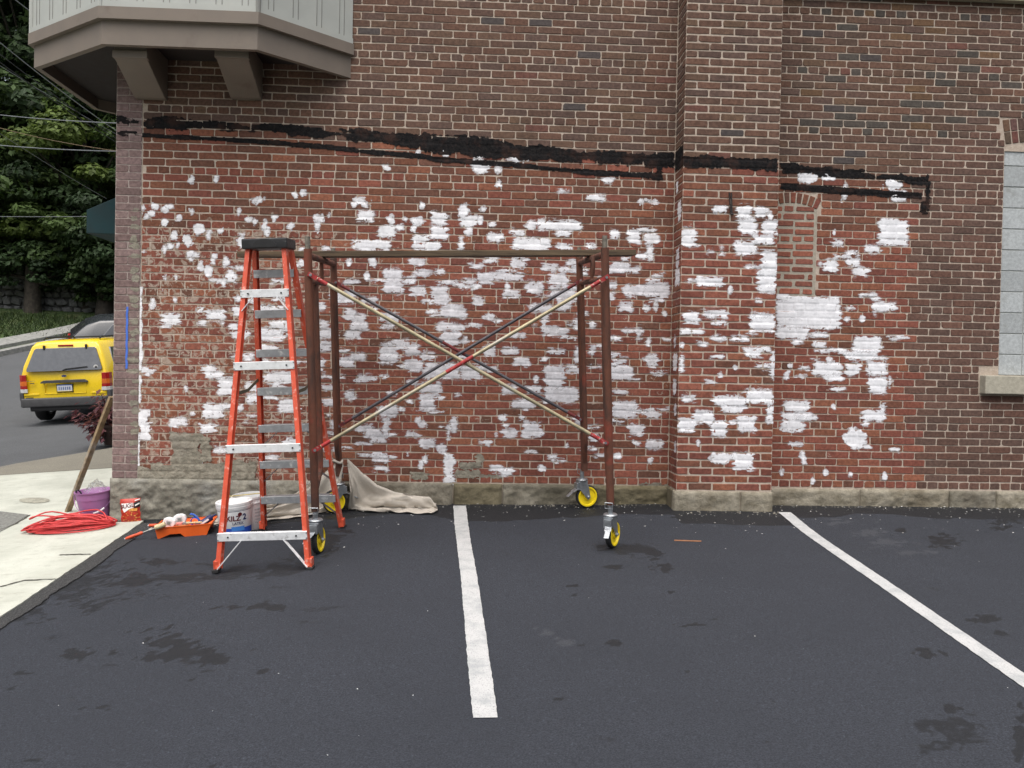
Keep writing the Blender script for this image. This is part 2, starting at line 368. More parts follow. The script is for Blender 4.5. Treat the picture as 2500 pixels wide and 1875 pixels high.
# flecks of scraped paint on the asphalt
fm = mat('paint_chip', (.62, .62, .60), .8, var=.25, scale=40)
V, Q = [], []
for i in range(520):
    near = i < 440
    x = rng.uniform(-2.2, 5.2); y = -abs(rng.normal(0, .35))-.04 if near else rng.uniform(-5.5, -.2)
    if near and 1.75 < x < 2.68: y -= .3
    s_ = rng.uniform(.002, .009)*(1 if near else .42); a = rng.uniform(0, 6.3); z = float(g(x, y))+.006
    k = len(V)
    for q in range(4): V.append((x+s_*rng.uniform(.5,1.5)*math.cos(a+q*1.57), y+s_*rng.uniform(.5,1.3)*math.sin(a+q*1.57), z+rng.uniform(0,.004)))
    Q.append((k, k+1, k+2, k+3))
o = fast_mesh('paint_chips', V, Q, fm); o['kind'] = 'stuff'; o['label'] = 'white flakes of scraped paint scattered on the asphalt along the wall'; o['category'] = 'paint chips'
# crumbs of rubble lying in the angle between asphalt and foundation
V, Q = [], []
for i in range(520):
    x = rng.uniform(-2.7, 5.3); y = -.04-abs(rng.normal(0, .055))
    if 1.76 < x < 2.68: y -= .30
    s_ = rng.uniform(.003, .004+.012*rng.random()**2); z = float(g(x, y)); k = len(V)
    for dx, dy, dz in ((-1,-1,0),(1,-1,0),(1,1,0),(-1,1,0),(0,0,1.2)):
        V.append((x+dx*s_*rng.uniform(.6,1.2), y+dy*s_*rng.uniform(.6,1.2), z+dz*s_+(0 if dz else -.002)))
    Q += [(k,k+1,k+4),(k+1,k+2,k+4),(k+2,k+3,k+4),(k+3,k,k+4)]
o = fast_mesh('rubble', V, Q, mat('rubble_crumbs', (.13, .12, .10), .95, var=.6, scale=50)); o['kind'] = 'stuff'; o['label'] = 'crumbs of mortar and grit lying along the foot of the wall'; o['category'] = 'rubble'
# ================================================================== the brick building
t = NT('brick'); at_ = t.new('ShaderNodeAttribute', attribute_name='col'); oi = t.new('ShaderNodeObjectInfo')
base = t.mix(1., at_.outputs['Color'], oi.outputs['Color'], 'MULTIPLY')
wear = t.math('MULTIPLY', at_.outputs['Alpha'], oi.outputs['Alpha'])
n1 = t.noise(38, 5, .65); n2 = t.noise(9, 4, .6); n3 = t.noise(17, 6, .66, dist=.8); n5 = t.noise(150, 2, .7)
c = t.mix(t.rng(n1, .28, .72, 0, 1), t.mix(1., base, (.70, .66, .66), 'MULTIPLY'), t.mix(1., base, (1.25, 1.22, 1.2), 'MULTIPLY'))
c = t.mix(t.rng(n2, .58, .78, 0, .5), c, t.mix(1., base, (.62, .66, .72), 'MULTIPLY'))
n6 = t.noise(2.6, 5, .65, t.scaled(t.pos(), (1, 1, .3)))
c = t.mix(t.rng(n6, .50, .80, 0, .55), c, t.mix(1., c, (.55, .56, .58), 'MULTIPLY'))
thr = t.math('SUBTRACT', .71, t.math('MULTIPLY', wear, .235))
mask = t.math('MULTIPLY', t.rng(t.math('SUBTRACT', n3, thr), 0., .045), t.rng(wear, .03, .12))
c = t.mix(t.math('MULTIPLY', mask, .80), c, t.mix(t.rng(n1, .3, .7), (.27, .205, .155), (.43, .365, .31)))
t.col(c); t.rough(.88); t.b.inputs['Specular IOR Level'].default_value = .25
t.bump(t.math('ADD', n5, t.math('MULTIPLY', n1, .8)), .35, .004); brick_mat = t.m
def mortar_mat(name, a, b):
    t = NT(name); n1 = t.noise(24, 5, .7); n2 = t.noise(130, 3, .7); n3 = t.noise(2.2, 4, .6)
    c = t.mix(t.rng(n1, .3, .7), a, b); c = t.mix(t.rng(n3, .3, .75, 0, .5), c, tuple(q*.75 for q in a)); t.col(c); t.rough(.95); t.bump(n2, .6, .005); return t.m
mort = mortar_mat('mortar', (.385, .31, .248), (.53, .45, .375))
mort_pier = mortar_mat('mortar_mauve', (.30, .245, .22), (.42, .355, .325))
mort_new = mortar_mat('mortar_grey', (.30, .265, .215), (.42, .38, .31))
building = thing('brick_building', 'old red brick building with a corner oriel, its wall daubed with white primer', 'building', loc=(0, 0, 0))
Z0, CH = .178, .0663                                  # bottom of the first course, course height
COURSES = 78
UC, UP, PL, PR, PD = -3.086, -2.866, 1.797, 2.637, .30 # corner, pier edge, pilaster left and right, its depth
WIN_U, WIN_Z0, WIN_Z1 = 4.815, 1.225, 3.28
SILL_U = W(2393, 930)[0]
NI = (2.40, W(1993, 600)[0], W(1950, 722)[2], W(1950, 488)[2])     # bricked-up little window
RIGHT_END = 7.4
PALS = dict(red=[(.208,.074,.052),(.192,.068,.049),(.222,.082,.056),(.176,.065,.049),(.228,.092,.056)],
  mid=[(.158,.068,.045),(.142,.063,.043),(.170,.072,.045),(.134,.065,.046)],
  brown=[(.114,.068,.051),(.105,.065,.051),(.121,.069,.050),(.100,.065,.053),(.126,.070,.050),(.118,.073,.052)],
  dark=[(.090,.060,.046),(.072,.062,.054),(.110,.064,.044),(.130,.078,.045),(.072,.064,.056),(.100,.060,.044)],
  plum=[(.124,.071,.055),(.114,.068,.053),(.134,.073,.055),(.106,.067,.054)],
  mauve=[(.190,.135,.128),(.200,.142,.137),(.178,.125,.118),(.205,.150,.143)],
  fresh=[(.265,.098,.066),(.245,.090,.062),(.285,.108,.072),(.215,.085,.062)])
rb = random.Random(3)
def brick_tone(px, py, sec):
    """own colour and scraped-paint wear of a brick, by where it sits on the wall"""
    ty = 330+(px-350)*(480-330)/(2265-350); w = 0.
    if sec == 'pier': pal, w = 'mauve', (.0 if py < 480 else .25)
    elif sec == 'niche': pal, w = 'fresh', 0.
    elif py < ty-30 or (sec == 'right' and px > 2232):
        pal = 'brown'
        if px > 1960 and py < 330 and rb.random() < .4: pal = 'dark'
        if px > 2232 and py > 330: pal = 'plum'
    elif py < ty+90: pal = 'mid' if rb.random() < .75 else 'red'
    elif py < 560: pal = 'mid' if rb.random() < .6 else 'red'
    else: pal = 'red' if rb.random() < .85 else 'mid'
    if sec == 'main' and py > 500:
        w = .85 if px < 760 else .50 if px < 1000 else .36
        if py < 560: w *= .6
        if py > 1060 and px > 800: w *= .4
    if sec in ('pilaster', 'right') and py > 540 and px < 2180: w = .24
    c = rb.choice(PALS[pal]); f = rb.uniform(.86, 1.14)
    if pal in ('brown', 'dark') and rb.random() < .035: c = rb.choice([(.070,.060,.058),(.13,.082,.055),(.14,.066,.052)])
    return tuple(q*f for q in c), w
RES = .006
class Section:
    def __init__(s, name, fn, u0, u1, v0, v1):
        s.name, s.fn, s.u0, s.u1, s.v0, s.v1 = name, fn, u0, u1, v0, v1
        s.hm = np.full((int((v1-v0)/RES)+4, int((u1-u0)/RES)+4), -.0042); s.bricks = []
    def put(s, u0, u1, v0, v1, key=None):
        if u1-u0 < .02: return
        h = rb.uniform(-.002, .0025); s.bricks.append((u0, u1, v0, v1, h, key or s.name))
        a, b = int((u0-s.u0)/RES)+1, int((u1-s.u0)/RES)+1; c, d = int((v0-s.v0)/RES)+1, int((v1-s.v0)/RES)+1
        s.hm[max(0,c):d, max(0,a):b] = h
def frontal(y): return lambda u, v, h: np.stack([u, np.full_like(u, y)-h, v], -1)
def sideways(x): return lambda u, v, h: np.stack([np.full_like(u, x)-h, u, v], -1)   # faces -x; u is world y
def courses(s, u0, u1, L, off, header_every=8, cut=None, n=COURSES, z0=Z0, pattern=None, key=None, joint=.0095, drop=None):
    for i in range(n):
        hd = header_every and i % header_every == 0
        l = L/2.07 if hd else L
        u = u0-l*(off if i % 2 else off+.5) % l - l
        if pattern: u = None
        v0, v1 = z0+i*CH+joint/2, z0+(i+1)*CH-joint/2
        drift = .02*(rb.random()-.5)
        edges = []
        if pattern: edges = pattern(i)
        else:
            u += drift
            while u < u1:
                e = u+l*rb.uniform(.975, 1.025); edges.append((u, e)); u = e
        for a, b in edges:
            a2, b2 = max(a, u0)+joint/2, min(b, u1)-joint/2
            if b2-a2 < .028: continue
            wob = .006*float(fbm(a*1.1, i*.37, 31))
            segs = [(a2, b2)]
            if cut:
                for (c0, c1, d0, d1) in cut:
                    if v1 > d0 and v0 < d1:
                        ns = []
                        for (p, q) in segs:
                            if q <= c0 or p >= c1: ns.append((p, q)); continue
                            if p < c0-.03: ns.append((p, c0-.004))
                            if q > c1+.03: ns.append((c1+.004, q))
                        segs = ns
            for p, q in segs:
                if drop:
                    hit = [drop(p+(q-p)*k, (v0+v1)/2) for k in (.08, .3, .5, .7, .92)]
                    if all(hit): continue
                    if any(hit):
                        ks = [k for k, h_ in zip((0, .3, .5, .7, 1.), hit) if not h_]; p, q = p+(q-p)*min(ks), p+(q-p)*max(ks)
                        if q-p < .03: continue
                s.put(p+rb.uniform(-.0015,.0015), q+rb.uniform(-.0015,.0015), v0+wob+rb.uniform(-.001,.001), v1+wob+rb.uniform(-.001,.001), key)
TOPZ = Z0+COURSES*CH
BOT = -.75
main = Section('main', frontal(0.), UP, PL+.03, BOT, TOPZ)
courses(main, UP+.004, PL+.0, .2095, .15)
pier = Section('pier', frontal(-.004), UC, UP, BOT, TOPZ)
courses(pier, UC, UP, .22, 0, 0, pattern=lambda i: [(UC, UP)] if i % 2 else [(UC, (UC+UP)/2), ((UC+UP)/2, UP)], joint=.008)
pil = Section('pilaster', frontal(-PD), PL, PR, BOT, TOPZ)
courses(pil, PL, PR, .21, 0, 0, pattern=lambda i: [(PL+k*.21, PL+(k+1)*.21) for k in range(4)] if i % 2 else [(PL, PL+.105)]+[(PL+.105+k*.21, PL+.315+k*.21) for k in range(3)]+[(PL+.735, PR)], joint=.013)
side = Section('side', sideways(PL), -PD, 0., BOT, TOPZ)
courses(side, -PD, 0., .2, 0, 0, pattern=lambda i: [(-PD, -PD+.1), (-PD+.1, 0)] if i % 2 else [(-PD, -PD+.2), (-PD+.2, 0)], joint=.011)
sideR = Section('side', lambda u, v, h: np.stack([np.full_like(u, PR)+h, u, v], -1), -PD, 0., BOT, TOPZ)
courses(sideR, -PD, 0., .2, 0, 0, pattern=lambda i: [(-PD, -PD+.2), (-PD+.2, 0)] if i % 2 else [(-PD, -PD+.1), (-PD+.1, 0)], joint=.011)
WCX, WR = WIN_U+.50, 3.0; WCZ = W(2452, 352)[2]-math.sqrt(WR**2-.5**2)
NCX = NI[1]-.235; NCZ = W(1993, 513)[2]-.46; NR = .52
right = Section('right', frontal(0.), PR-.25, RIGHT_END, BOT, TOPZ)
NIZ = NI[3]
courses(right, PR-.24, RIGHT_END, .2035, .4, cut=[(WIN_U, RIGHT_END, WIN_Z0-.02, WIN_Z1), (SILL_U-.01, RIGHT_END, 1.04, 1.25), (NI[0]-.3, NI[1], NI[2], NI[3]+.01)], drop=lambda u, v: (WR-.2 < math.hypot(u-WCX, v-WCZ) < WR+.225 and abs(math.atan2(u-WCX, v-WCZ)) < .1675) or (NR-.1 < math.hypot(u-NCX, v-NCZ) < NR+.10 and -.7 < math.atan2(u-NCX, v-NCZ) < .465))
niche = Section('right', frontal(-.0015), NI[0]-.05, NI[1], NI[2], NI[3])
def ni_rows():
    i = 0; z = NI[2]+.01
    while z+.052 < NI[3]:
        u = NI[0]-.02+(.1 if i % 2 else 0)
        while u < NI[1]-.03:
            l = rb.choice([.17, .185, .19]) if rb.random() > .12 else .08
            e = min(u+l, NI[1]-.028)
            if e-u > .035: niche.put(u, e, z+rb.uniform(0,.006), z+.048+rb.uniform(-.004,.004), 'niche')
            u = e+rb.uniform(.016, .03)
        z += .0675; i += 1
ni_rows()
# one brick: a twelve-sided face with knocked-off corners, in front of its sides
RINGK = 12
def brick_ring(w, h, cr, jit, rnd):
    c = [cr*rnd.uniform(.3, 1.3)*(1.9 if rnd.random() < .12 else 1) for _ in range(4)]
    p = [(c[0],0),(w*.5,0),(w-c[1],0),(w,c[1]),(w,h*.5),(w,h-c[2]),(w-c[2],h),(w*.5,h),(c[3],h),(0,h-c[3]),(0,h*.5),(0,c[0])]
    return [(a+rnd.uniform(-jit, jit), b+rnd.uniform(-jit, jit)) for a, b in p]
def brick_geo(u0, u1, v0, v1, h, fn, rnd):
    ring = np.array(brick_ring(u1-u0, v1-v0, .0065, .0022, rnd))
    cen = np.array([(u1-u0)/2, (v1-v0)/2]); inn = cen+(ring-cen)*np.array([1-.006/(u1-u0), 1-.006/(v1-v0)])
    U = np.concatenate([ring[:,0], ring[:,0], inn[:,0]])+u0; Vv = np.concatenate([ring[:,1], ring[:,1], inn[:,1]])+v0
    H = np.concatenate([np.full(12, -.02), np.full(12, h-.003), np.full(12, h)])
    return fn(U, Vv, H)
_k = np.arange(12); _k2 = (_k+1) % 12
SIDEQ = np.concatenate([np.stack([_k, _k2, _k2+12, _k+12], -1), np.stack([_k+12, _k2+12, _k2+24, _k+24], -1)])
FACEQ = np.array([(24,25,26,27),(24,27,28,29),(24,29,30,31),(24,31,32,33),(24,33,34,35)])
BQ = np.concatenate([SIDEQ, FACEQ])
# parts of the building that the bricks belong to: sheets of mortar
def mortar_sheet(name, fn, rects, material, h=-.0042):
    V, Q = [], []
    for (u0, u1, v0, v1) in rects:
        nu, nv = max(2, int((u1-u0)/.25)), max(2, int((v1-v0)/.25))
        U, Vv = np.meshgrid(np.linspace(u0, u1, nu), np.linspace(v0, v1, nv)); k = sum(len(q) for q in V)
        V.append(fn(U.ravel(), Vv.ravel(), np.full(U.size, h))); I = np.arange(U.size).reshape(nv, nu)+k
        Q.append(np.stack([I[:-1,:-1], I[:-1,1:], I[1:,1:], I[1:,:-1]], -1).reshape(-1, 4))
    return fast_mesh(name, np.concatenate(V), np.concatenate(Q), material, building)
o_main = mortar_sheet('main_wall', main.fn, [(UP, PL+.02, BOT, TOPZ)], mort)
o_pier = mortar_sheet('corner_pier', pier.fn, [(UC, UP, BOT, TOPZ)], mort_pier)
o_pil = mortar_sheet('pilaster', lambda u, v, h: np.stack([np.where(u < 1, PL+.0065, np.where(u < 2, PL+.0065+(u-1)*(PR-PL-.013), PR-.0065)), np.where(u < 1, -u*(PD-.0065), np.where(u < 2, -PD+.0065, -(3-u)*(PD-.0065))), v], -1), [(0, 3, BOT, TOPZ)], mort) if False else None
def pilaster_box():
    b = MB(); e = .0042
    v = [(PL+e, .05), (PL+e, -PD+e), (PR-e, -PD+e), (PR-e, .05)]
    b.add([(x, y, z) for z in (BOT, TOPZ) for x, y in v], [(0,1,5,4),(1,2,6,5),(2,3,7,6),(4,5,6,7)])
    return b.build('pilaster', mort, building)
o_pil = pilaster_box()
o_right = mortar_sheet('street_bay_wall', right.fn, [(PR-.25, WIN_U, BOT, TOPZ), (WIN_U, RIGHT_END, BOT, WIN_Z0), (WIN_U, RIGHT_END, WIN_Z1-.02, TOPZ)], mort)
o_right.name = 'side_bay_wall'
o_niche = mortar_sheet('blocked_window', niche.fn, [(NI[0]-.05, NI[1], NI[2], NI[3]+.02)], mort_new, h=-.004)
# bulk of the building behind its walls
fac = MB(); fac.box((UC+.004, .004, BOT-.5), (UC+.12, 9., TOPZ+2.5)); fac.build('street_facade', mat('facade_brick', (.12, .075, .065), .9, var=.3, scale=12, bump=.4), building)
bk = MB(); bk.box((UC+.14, .32, BOT-.5), (RIGHT_END, 9., TOPZ+2.5)); bk.box((UC+.13, .02, TOPZ), (RIGHT_END, .3, TOPZ+2.5)); bk.build('upper_storey', brick_mat if False else mat('upper_brick', (.10, .06, .05), .9, var=.3, scale=12), building)
SECT = [(main, o_main), (pier, o_pier), (pil, o_pil), (side, o_pil), (sideR, o_pil), (right, o_right), (niche, o_niche)]
allb = []
for s_, par in SECT:
    for b in s_.bricks:
        uc, vc = (b[0]+b[1])/2, (b[2]+b[3])/2
        q = s_.fn(np.array([b[0], b[1], uc]), np.array([b[2], b[3], vc]), np.zeros(3)); P = proj(q)
        px, py = P[2]; tone, w = brick_tone(px, py, b[5] if b[5] != 'side' else 'pilaster')
        inframe = 0 < px < 2500 and 0 < py < 1875 and not (430 < px < 880 and py > 560) and not (px < 850 and py < 250)
        area = abs(P[0][0]-P[1][0])*abs(P[0][1]-P[1][1])*(1 if inframe and s_ not in (side, sideR) else 0)
        allb.append((area, s_, par, b, tone, w))
order = sorted(range(len(allb)), key=lambda i: -allb[i][0]); single = set(order[:288])
# brick faces shared by the bricks that are objects of their own (unit size, scaled)
shapes = []
for k in range(8):
    V = brick_geo(-.1, .1, -.0277, .0277, 0, frontal(0.), random.Random(50+k))
    me = bpy.data.meshes.new('brick'); me.from_pydata([tuple(map(float, v)) for v in V], [], [tuple(map(int, q)) for q in BQ]); me.update()
    a = me.color_attributes.new('col', 'FLOAT_COLOR', 'POINT'); a.data.foreach_set('color', np.ones(len(V)*4, np.float32)); me.materials.append(brick_mat); shapes.append(me)
batch = {}
rr = random.Random(11)
for i, (area, s_, par, b, tone, w) in enumerate(allb):
    if i in single:
        o = bpy.data.objects.new('brick', rr.choice(shapes)); link(o, par)
        p = s_.fn(np.array([(b[0]+b[1])/2]), np.array([(b[2]+b[3])/2]), np.array([b[4]]))[0]
        o.location = Vector(p); o.scale = ((b[1]-b[0])/.2, 1, (b[3]-b[2])/.0554); o.color = tone+(w,)
    else:
        batch.setdefault(par.name, [par, [], [], []]); L = batch[par.name]
        k = len(L[1])*36; L[1].append(brick_geo(*b[:5], s_.fn, rr)); L[2].append(BQ+k); L[3].append(np.tile(np.array(tone+(w,)), (36, 1)))
for par, V, Q, Cc in batch.values():
    fast_mesh('brickwork', np.concatenate(V), np.concatenate(Q), brick_mat, par, False, np.concatenate(Cc), kind='stuff')
# arches of bricks on edge
def arch(par, cx, cz, r, thick, a0, a1, n, y, tones, rows=1, proud=.0):
    for row in range(rows):
        r0, r1 = r+row*(thick+.008), r+row*(thick+.008)+thick
        for i in range(n):
            p, q = a0+(a1-a0)*i/n+.006/r0, a0+(a1-a0)*(i+1)/n-.006/r0
            poly = [(cx+r0*math.sin(p), cz+r0*math.cos(p)), (cx+r0*math.sin(q), cz+r0*math.cos(q)), (cx+r1*math.sin(q), cz+r1*math.cos(q)), (cx+r1*math.sin(p), cz+r1*math.cos(p))]
            b = MB(); b.prism(poly, y-proud+rr.uniform(-.002,.002), y+.03, lambda u, v, h: (u, h, v))
            o = b.build('arch_brick', brick_mat, par, bevel=.003, seg=1)
            a = o.data.color_attributes.new('col', 'FLOAT_COLOR', 'POINT'); a.data.foreach_set('color', np.ones(len(o.data.vertices)*4, np.float32))
            c = rr.choice(PALS[tones]); o.color = tuple(q_*rr.uniform(.85,1.15) for q_ in c)+(0.,)
arch(o_niche, NCX, NCZ, NR, .092, -.62, .47, 11, -.003, 'mid')
arch(o_right, WCX, WCZ, WR, .105, -.1665, .1665, 15, -.003, 'brown', rows=2)
# bricked-up window: concrete blocks, stone sill
inf = thing('window_infill', '', ''); del inf['label'], inf['category']; inf.parent = building; inf.name = 'window_infill'
blks = [mat('concrete_block_%s' % n_, tuple(q*f for q in (.37, .39, .395)), .92, var=.14, scale=45, bump=.6, bscale=140, dirt=(.27, .28, .27), dirt_scale=6, dirt_amt=.15) for n_, f in (('pale', 1.06), ('mid', .98), ('dull', .90))]
bj = MB(); bj.box((WIN_U, .022, WIN_Z0), (RIGHT_END, .06, WIN_Z1+.22)); bj.build('joint_mortar', mat('block_joint', (.36, .37, .35), .95, var=.1), inf)
z = WIN_Z0; k = 0
while z < WIN_Z1+.15:
    u = WIN_U+.006; first = True
    while u < WIN_U+1.5:
        e = u+(.215 if first else .385); first = False
        b = MB(); b.box((u, .014+rr.uniform(0,.003), z+.005), (e, .055, z+.185)); b.build('concrete_block', rr.choice(blks), inf, bevel=.002, seg=1); u = e+.009
    z += .1905
st = mat('sill_stone', (.36, .335, .27), .9, var=.14, scale=25, bump=.35, bscale=120)
b = MB(); b.box((SILL_U, -.085, 1.055), (RIGHT_END-.6, .05, 1.222)); b.build('window_sill', st, building, bevel=.008)
b = MB(); zc = W(2500, 16)[2]; b.box((PR-.0, -.07, zc+.02), (RIGHT_END, .01, zc+.45)); b.build('string_course', mat('beige_trim', (.42, .385, .27), .7, var=.08, scale=8), building, bevel=.01)
# iron staple on the pilaster
b = MB(); p = W(1783, 470, -PD-.006); q = W(1785, 522, -PD-.006)
for dx in (-.009, .009): b.tube([(p[0]+dx, p[1], p[2]), (q[0]+dx*.6, q[1]-.01, q[2])], .0055, 6)
b.tube([(q[0]-.012, q[1]-.01, q[2]), (q[0]+.015, q[1]-.02, q[2]-.01)], .008, 6)
b.build('iron_staple', mat('old_iron', (.035, .03, .03), .8, .3, var=.4, scale=60), o_pil)
# foundation stones: rough displaced fronts
def stone(u0, u1, z1, y, depth, material, amp, seed, name='foundation_stone', res=.013, side_left=False):
    z0 = BOT; nu, nv = max(3, int((u1-u0)/res)), max(3, int((z1-z0)/res))
    U, Vv = np.meshgrid(np.linspace(u0, u1, nu), np.linspace(z0, z1, nv))
    H = depth+amp*(fbm(U*5, Vv*7, seed, 4)*1.4+fbm(U*19, Vv*30, seed+4, 4)*.95)
    ed = np.minimum(np.minimum(U-u0, u1-U)/.02, (z1-Vv)/.025); H = H*np.clip(.35+.65*ed, 0, 1)
    V = np.stack([U, y-H, Vv], -1).reshape(-1, 3); I = np.arange(U.size).reshape(nv, nu)
    Q = [np.stack([I[:-1,:-1], I[:-1,1:], I[1:,1:], I[1:,:-1]], -1).reshape(-1, 4)]
    V = [V]; k = U.size
    for ids in (I[-1,:], I[:,0], I[:,-1]):
        bk_ = V[0][ids].copy(); bk_[:,1] = y+.06; V.append(bk_); m = len(ids); J = np.arange(m)+k; k += m
        Q.append(np.stack([ids[:-1], ids[1:], J[1:], J[:-1]], -1))
    return fast_mesh(name, np.concatenate(V), np.concatenate(Q), material, building, True)
def stone_mat(name, a, b, c_, s1=6.):
    t = NT(name); n1 = t.noise(s1, 6, .68); n2 = t.noise(45, 4, .7); n3 = t.noise(2.1, 4, .6)
    c = t.mix(t.rng(n1, .32, .68), a, b); c = t.mix(t.rng(n3, .45, .7, 0, .8), c, c_); c = t.mix(t.rng(n2, .5, .75, 0, .4), c, tuple(q*.5 for q in a)); t.col(c); t.rough(.95); t.bump(t.math('ADD', n2, n1), .7, .012); return t.m
sm = [stone_mat('parge', (.14, .13, .105), (.30, .285, .235), (.24, .24, .225)), stone_mat('stone_grey', (.12, .105, .08), (.235, .215, .17), (.09, .08, .055)),
      stone_mat('stone_olive', (.085, .072, .042), (.175, .150, .095), (.12, .10, .055)), stone_mat('stone_tan', (.16, .14, .10), (.31, .28, .22), (.13, .105, .07))]
PX = lambda px, y=0.: W(px, 1200, y)[0]
stone(UC-.012, PX(560), Z0+.002, -.0, .035, sm[0], .034, 2); stone(PX(562), PX(835), Z0-.003, 0., .03, sm[0], .032, 5)
stone(PX(837), PX(1105), Z0-.004, 0., .03, sm[1], .03, 7); stone(PX(1107), PX(1225), Z0-.006, 0., .034, sm[2], .018, 9); stone(PX(1227), PX(1440), Z0-.002, 0., .026, sm[1], .03, 12); stone(PX(1442), PL+.03, Z0-.005, 0., .028, sm[2], .03, 13)
stone(PL-.02, W(1806, 1220, -PD)[0], Z0-.006, -PD, .02, sm[3], .014, 15); stone(W(1808, 1220, -PD)[0], PR+.006, Z0-.008, -PD, .021, sm[3], .014, 16)
b = MB(); b.box((PL-.018, -PD-.012, BOT), (PL+.05, .03, Z0-.008)); b.box((PR-.05, -PD+.0, BOT), (PR+.004, .03, Z0-.01)); b.build('foundation_return', sm[2], building, bevel=.01)
stone(PR-.01, PX(2098), Z0-.012, 0., .026, sm[3], .018, 18); stone(PX(2100), PX(2315), Z0-.008, 0., .024, sm[3], .022, 21); stone(PX(2317), PX(2430), Z0-.012, 0., .024, sm[1], .02, 22); stone(PX(2432), RIGHT_END, Z0-.01, 0., .022, sm[3], .02, 25)

# ------------------------------------------------------------------ paint, tar and cement lying on the bricks
def smooth(a, n):
    for _ in range(n):
        a = (np.roll(a, 1, 0)+np.roll(a, -1, 0)+np.roll(a, 1, 1)+np.roll(a, -1, 1)+2*a)/6
    return a
for s_, _ in SECT: s_.hs = smooth(s_.hm, 2); s_.hw = smooth(s_.hm, 6)
def coat(sec, par, name, field, u0, u1, v0, v1, thick, material, seed, fill=.3, rough=0., kind=None, margin=0.):
    """a skin over the bricks wherever field(U, V) > 0"""
    u0, u1, v0, v1 = max(u0, sec.u0+.001), min(u1, sec.u1-.001), max(v0, sec.v0), min(v1, sec.v1-.01)
    if u1-u0 < RES*2 or v1-v0 < RES*2: return None
    a0, a1 = int((u0-sec.u0)/RES), int((u1-sec.u0)/RES)+1; b0, b1 = int((v0-sec.v0)/RES), int((v1-sec.v0)/RES)+1
    U, Vv = np.meshgrid(sec.u0+np.arange(a0, a1+1)*RES, sec.v0+np.arange(b0, b1+1)*RES)
    H = sec.hs[b0:b1+1, a0:a1+1]*(1-fill)+sec.hw[b0:b1+1, a0:a1+1]*fill
    H = np.maximum(H, sec.hs[b0:b1+1, a0:a1+1]) if fill > .5 else H
    H = H+thick*(1+.5*fbm(U*60, Vv*60, seed))+rough*fbm(U*16, Vv*22, seed+3, 4)
    r = field(U, Vv, sec.hm[b0:b1+1, a0:a1+1]); m = (r[:-1,:-1]+r[:-1,1:]+r[1:,1:]+r[1:,:-1])/4 > -margin
    if m.sum() < 3: return None
    I = np.arange(U.size).reshape(U.shape)
    Q = np.stack([I[:-1,:-1][m], I[:-1,1:][m], I[1:,1:][m], I[1:,:-1][m]], -1)
    used, inv = np.unique(Q, return_inverse=True)
    V = sec.fn(U.ravel()[used], Vv.ravel()[used], H.ravel()[used]); k_ = np.clip(r.ravel()[used]*10+.5, 0, 1)     # how far inside the edge
    return fast_mesh(name, V, inv.reshape(Q.shape), material, par, True, kind=kind, col=np.stack([k_, k_, k_, np.ones_like(k_)], -1))
def rect_field(u0, u1, v0, v1, style, seed):
    cu, cv, hw, hh = (u0+u1)/2, (v0+v1)/2, (u1-u0)/2, (v1-v0)/2
    def f(U, V, H):
        if style == 'd':
            a = .016+.25*min(hw, hh)
            s_ = (1-np.hypot((U-cu)/hw, (V-cv)/hh))*min(hw, hh)
            return s_+1.9*a*fbm(U*26, V*26, seed, 3)+.7*a*fbm(U*80, V*80, seed+1, 2)
        if style == 'c': return np.minimum(hw-np.abs(U-cu), hh-np.abs(V-cv))+.11*fbm(U*7, V*9, seed, 3)+.05*fbm(U*30, V*34, seed+3, 3)
        du = hw-np.abs(U-cu)+.055*fbm(U*6, V*48, seed, 3)*min(1.3, hw/.07+.3)
        dv = hh-np.abs(V-cv)+.024*fbm(U*14, V*22, seed+2, 3)+.012*fbm(U*60, V*60, seed+7, 2)
        co = .022+.02*float(vnoise(seed*.7, 1)); r = np.minimum(du, dv)
        k = np.clip(co-du, 0, None)**2+np.clip(co-dv, 0, None)**2
        r = np.where((du < co) & (dv < co), co-np.sqrt(k), r)
        thin = np.clip((.035-np.minimum(np.abs(r), .035))/.035, 0, 1)
        r = r-thin*np.clip(fbm(U*16, V*85, seed+5, 3)-.03, 0, 1)*.12
        r = r-np.clip(fbm(U*40, V*60, seed+9, 3)-.20, 0, 1)*.30
        r = r-np.where(H < -.003, np.clip(fbm(U*9, V*40, seed+12, 2)-.10, 0, 1)*.14, 0)
        return r
    return f
def paint_mat(name, c0, c1, cover):
    t = NT(name); at_ = t.new('ShaderNodeAttribute', attribute_name='col'); sep = t.new('ShaderNodeSeparateColor'); t.l.new(at_.outputs['Color'], sep.inputs[0])
    n1 = t.noise(16, 5, .7); n2 = t.noise(60, 3, .7, t.scaled(t.pos(), (.5, 1, 2.2))); n3 = t.noise(45, 4, .7)
    c = t.mix(t.rng(n1, .3, .65), c0, c1); c = t.mix(t.rng(n3, .62, .78, 0, .35), c, (.36, .24, .22)); t.col(c); t.rough(.6); t.bump(n2, .25, .003)
    ns = t.noise(30, 4, .7, t.scaled(t.pos(), (.22, 1, 1.6))); nb = t.noise(85, 3, .7)
    e = t.math('ADD', sep.outputs[0], t.math('MULTIPLY', t.math('SUBTRACT', ns, .5), .62)); e = t.math('ADD', e, t.math('MULTIPLY', t.math('SUBTRACT', nb, .5), .22))
    a = t.rng(e, .34, .66); thin = t.rng(t.math('ADD', t.math('MULTIPLY', ns, .6), t.math('MULTIPLY', n1, .4)), .36, .62, cover, 1.)
    t.l.new(t.math('MULTIPLY', a, thin), t.b.inputs['Alpha']); return t.m
paint_w = paint_mat('primer_white', (.70, .70, .73), (.82, .82, .85), .88); paint_g = paint_mat('primer_thin', (.60, .59, .62), (.71, .70, .735), .74)
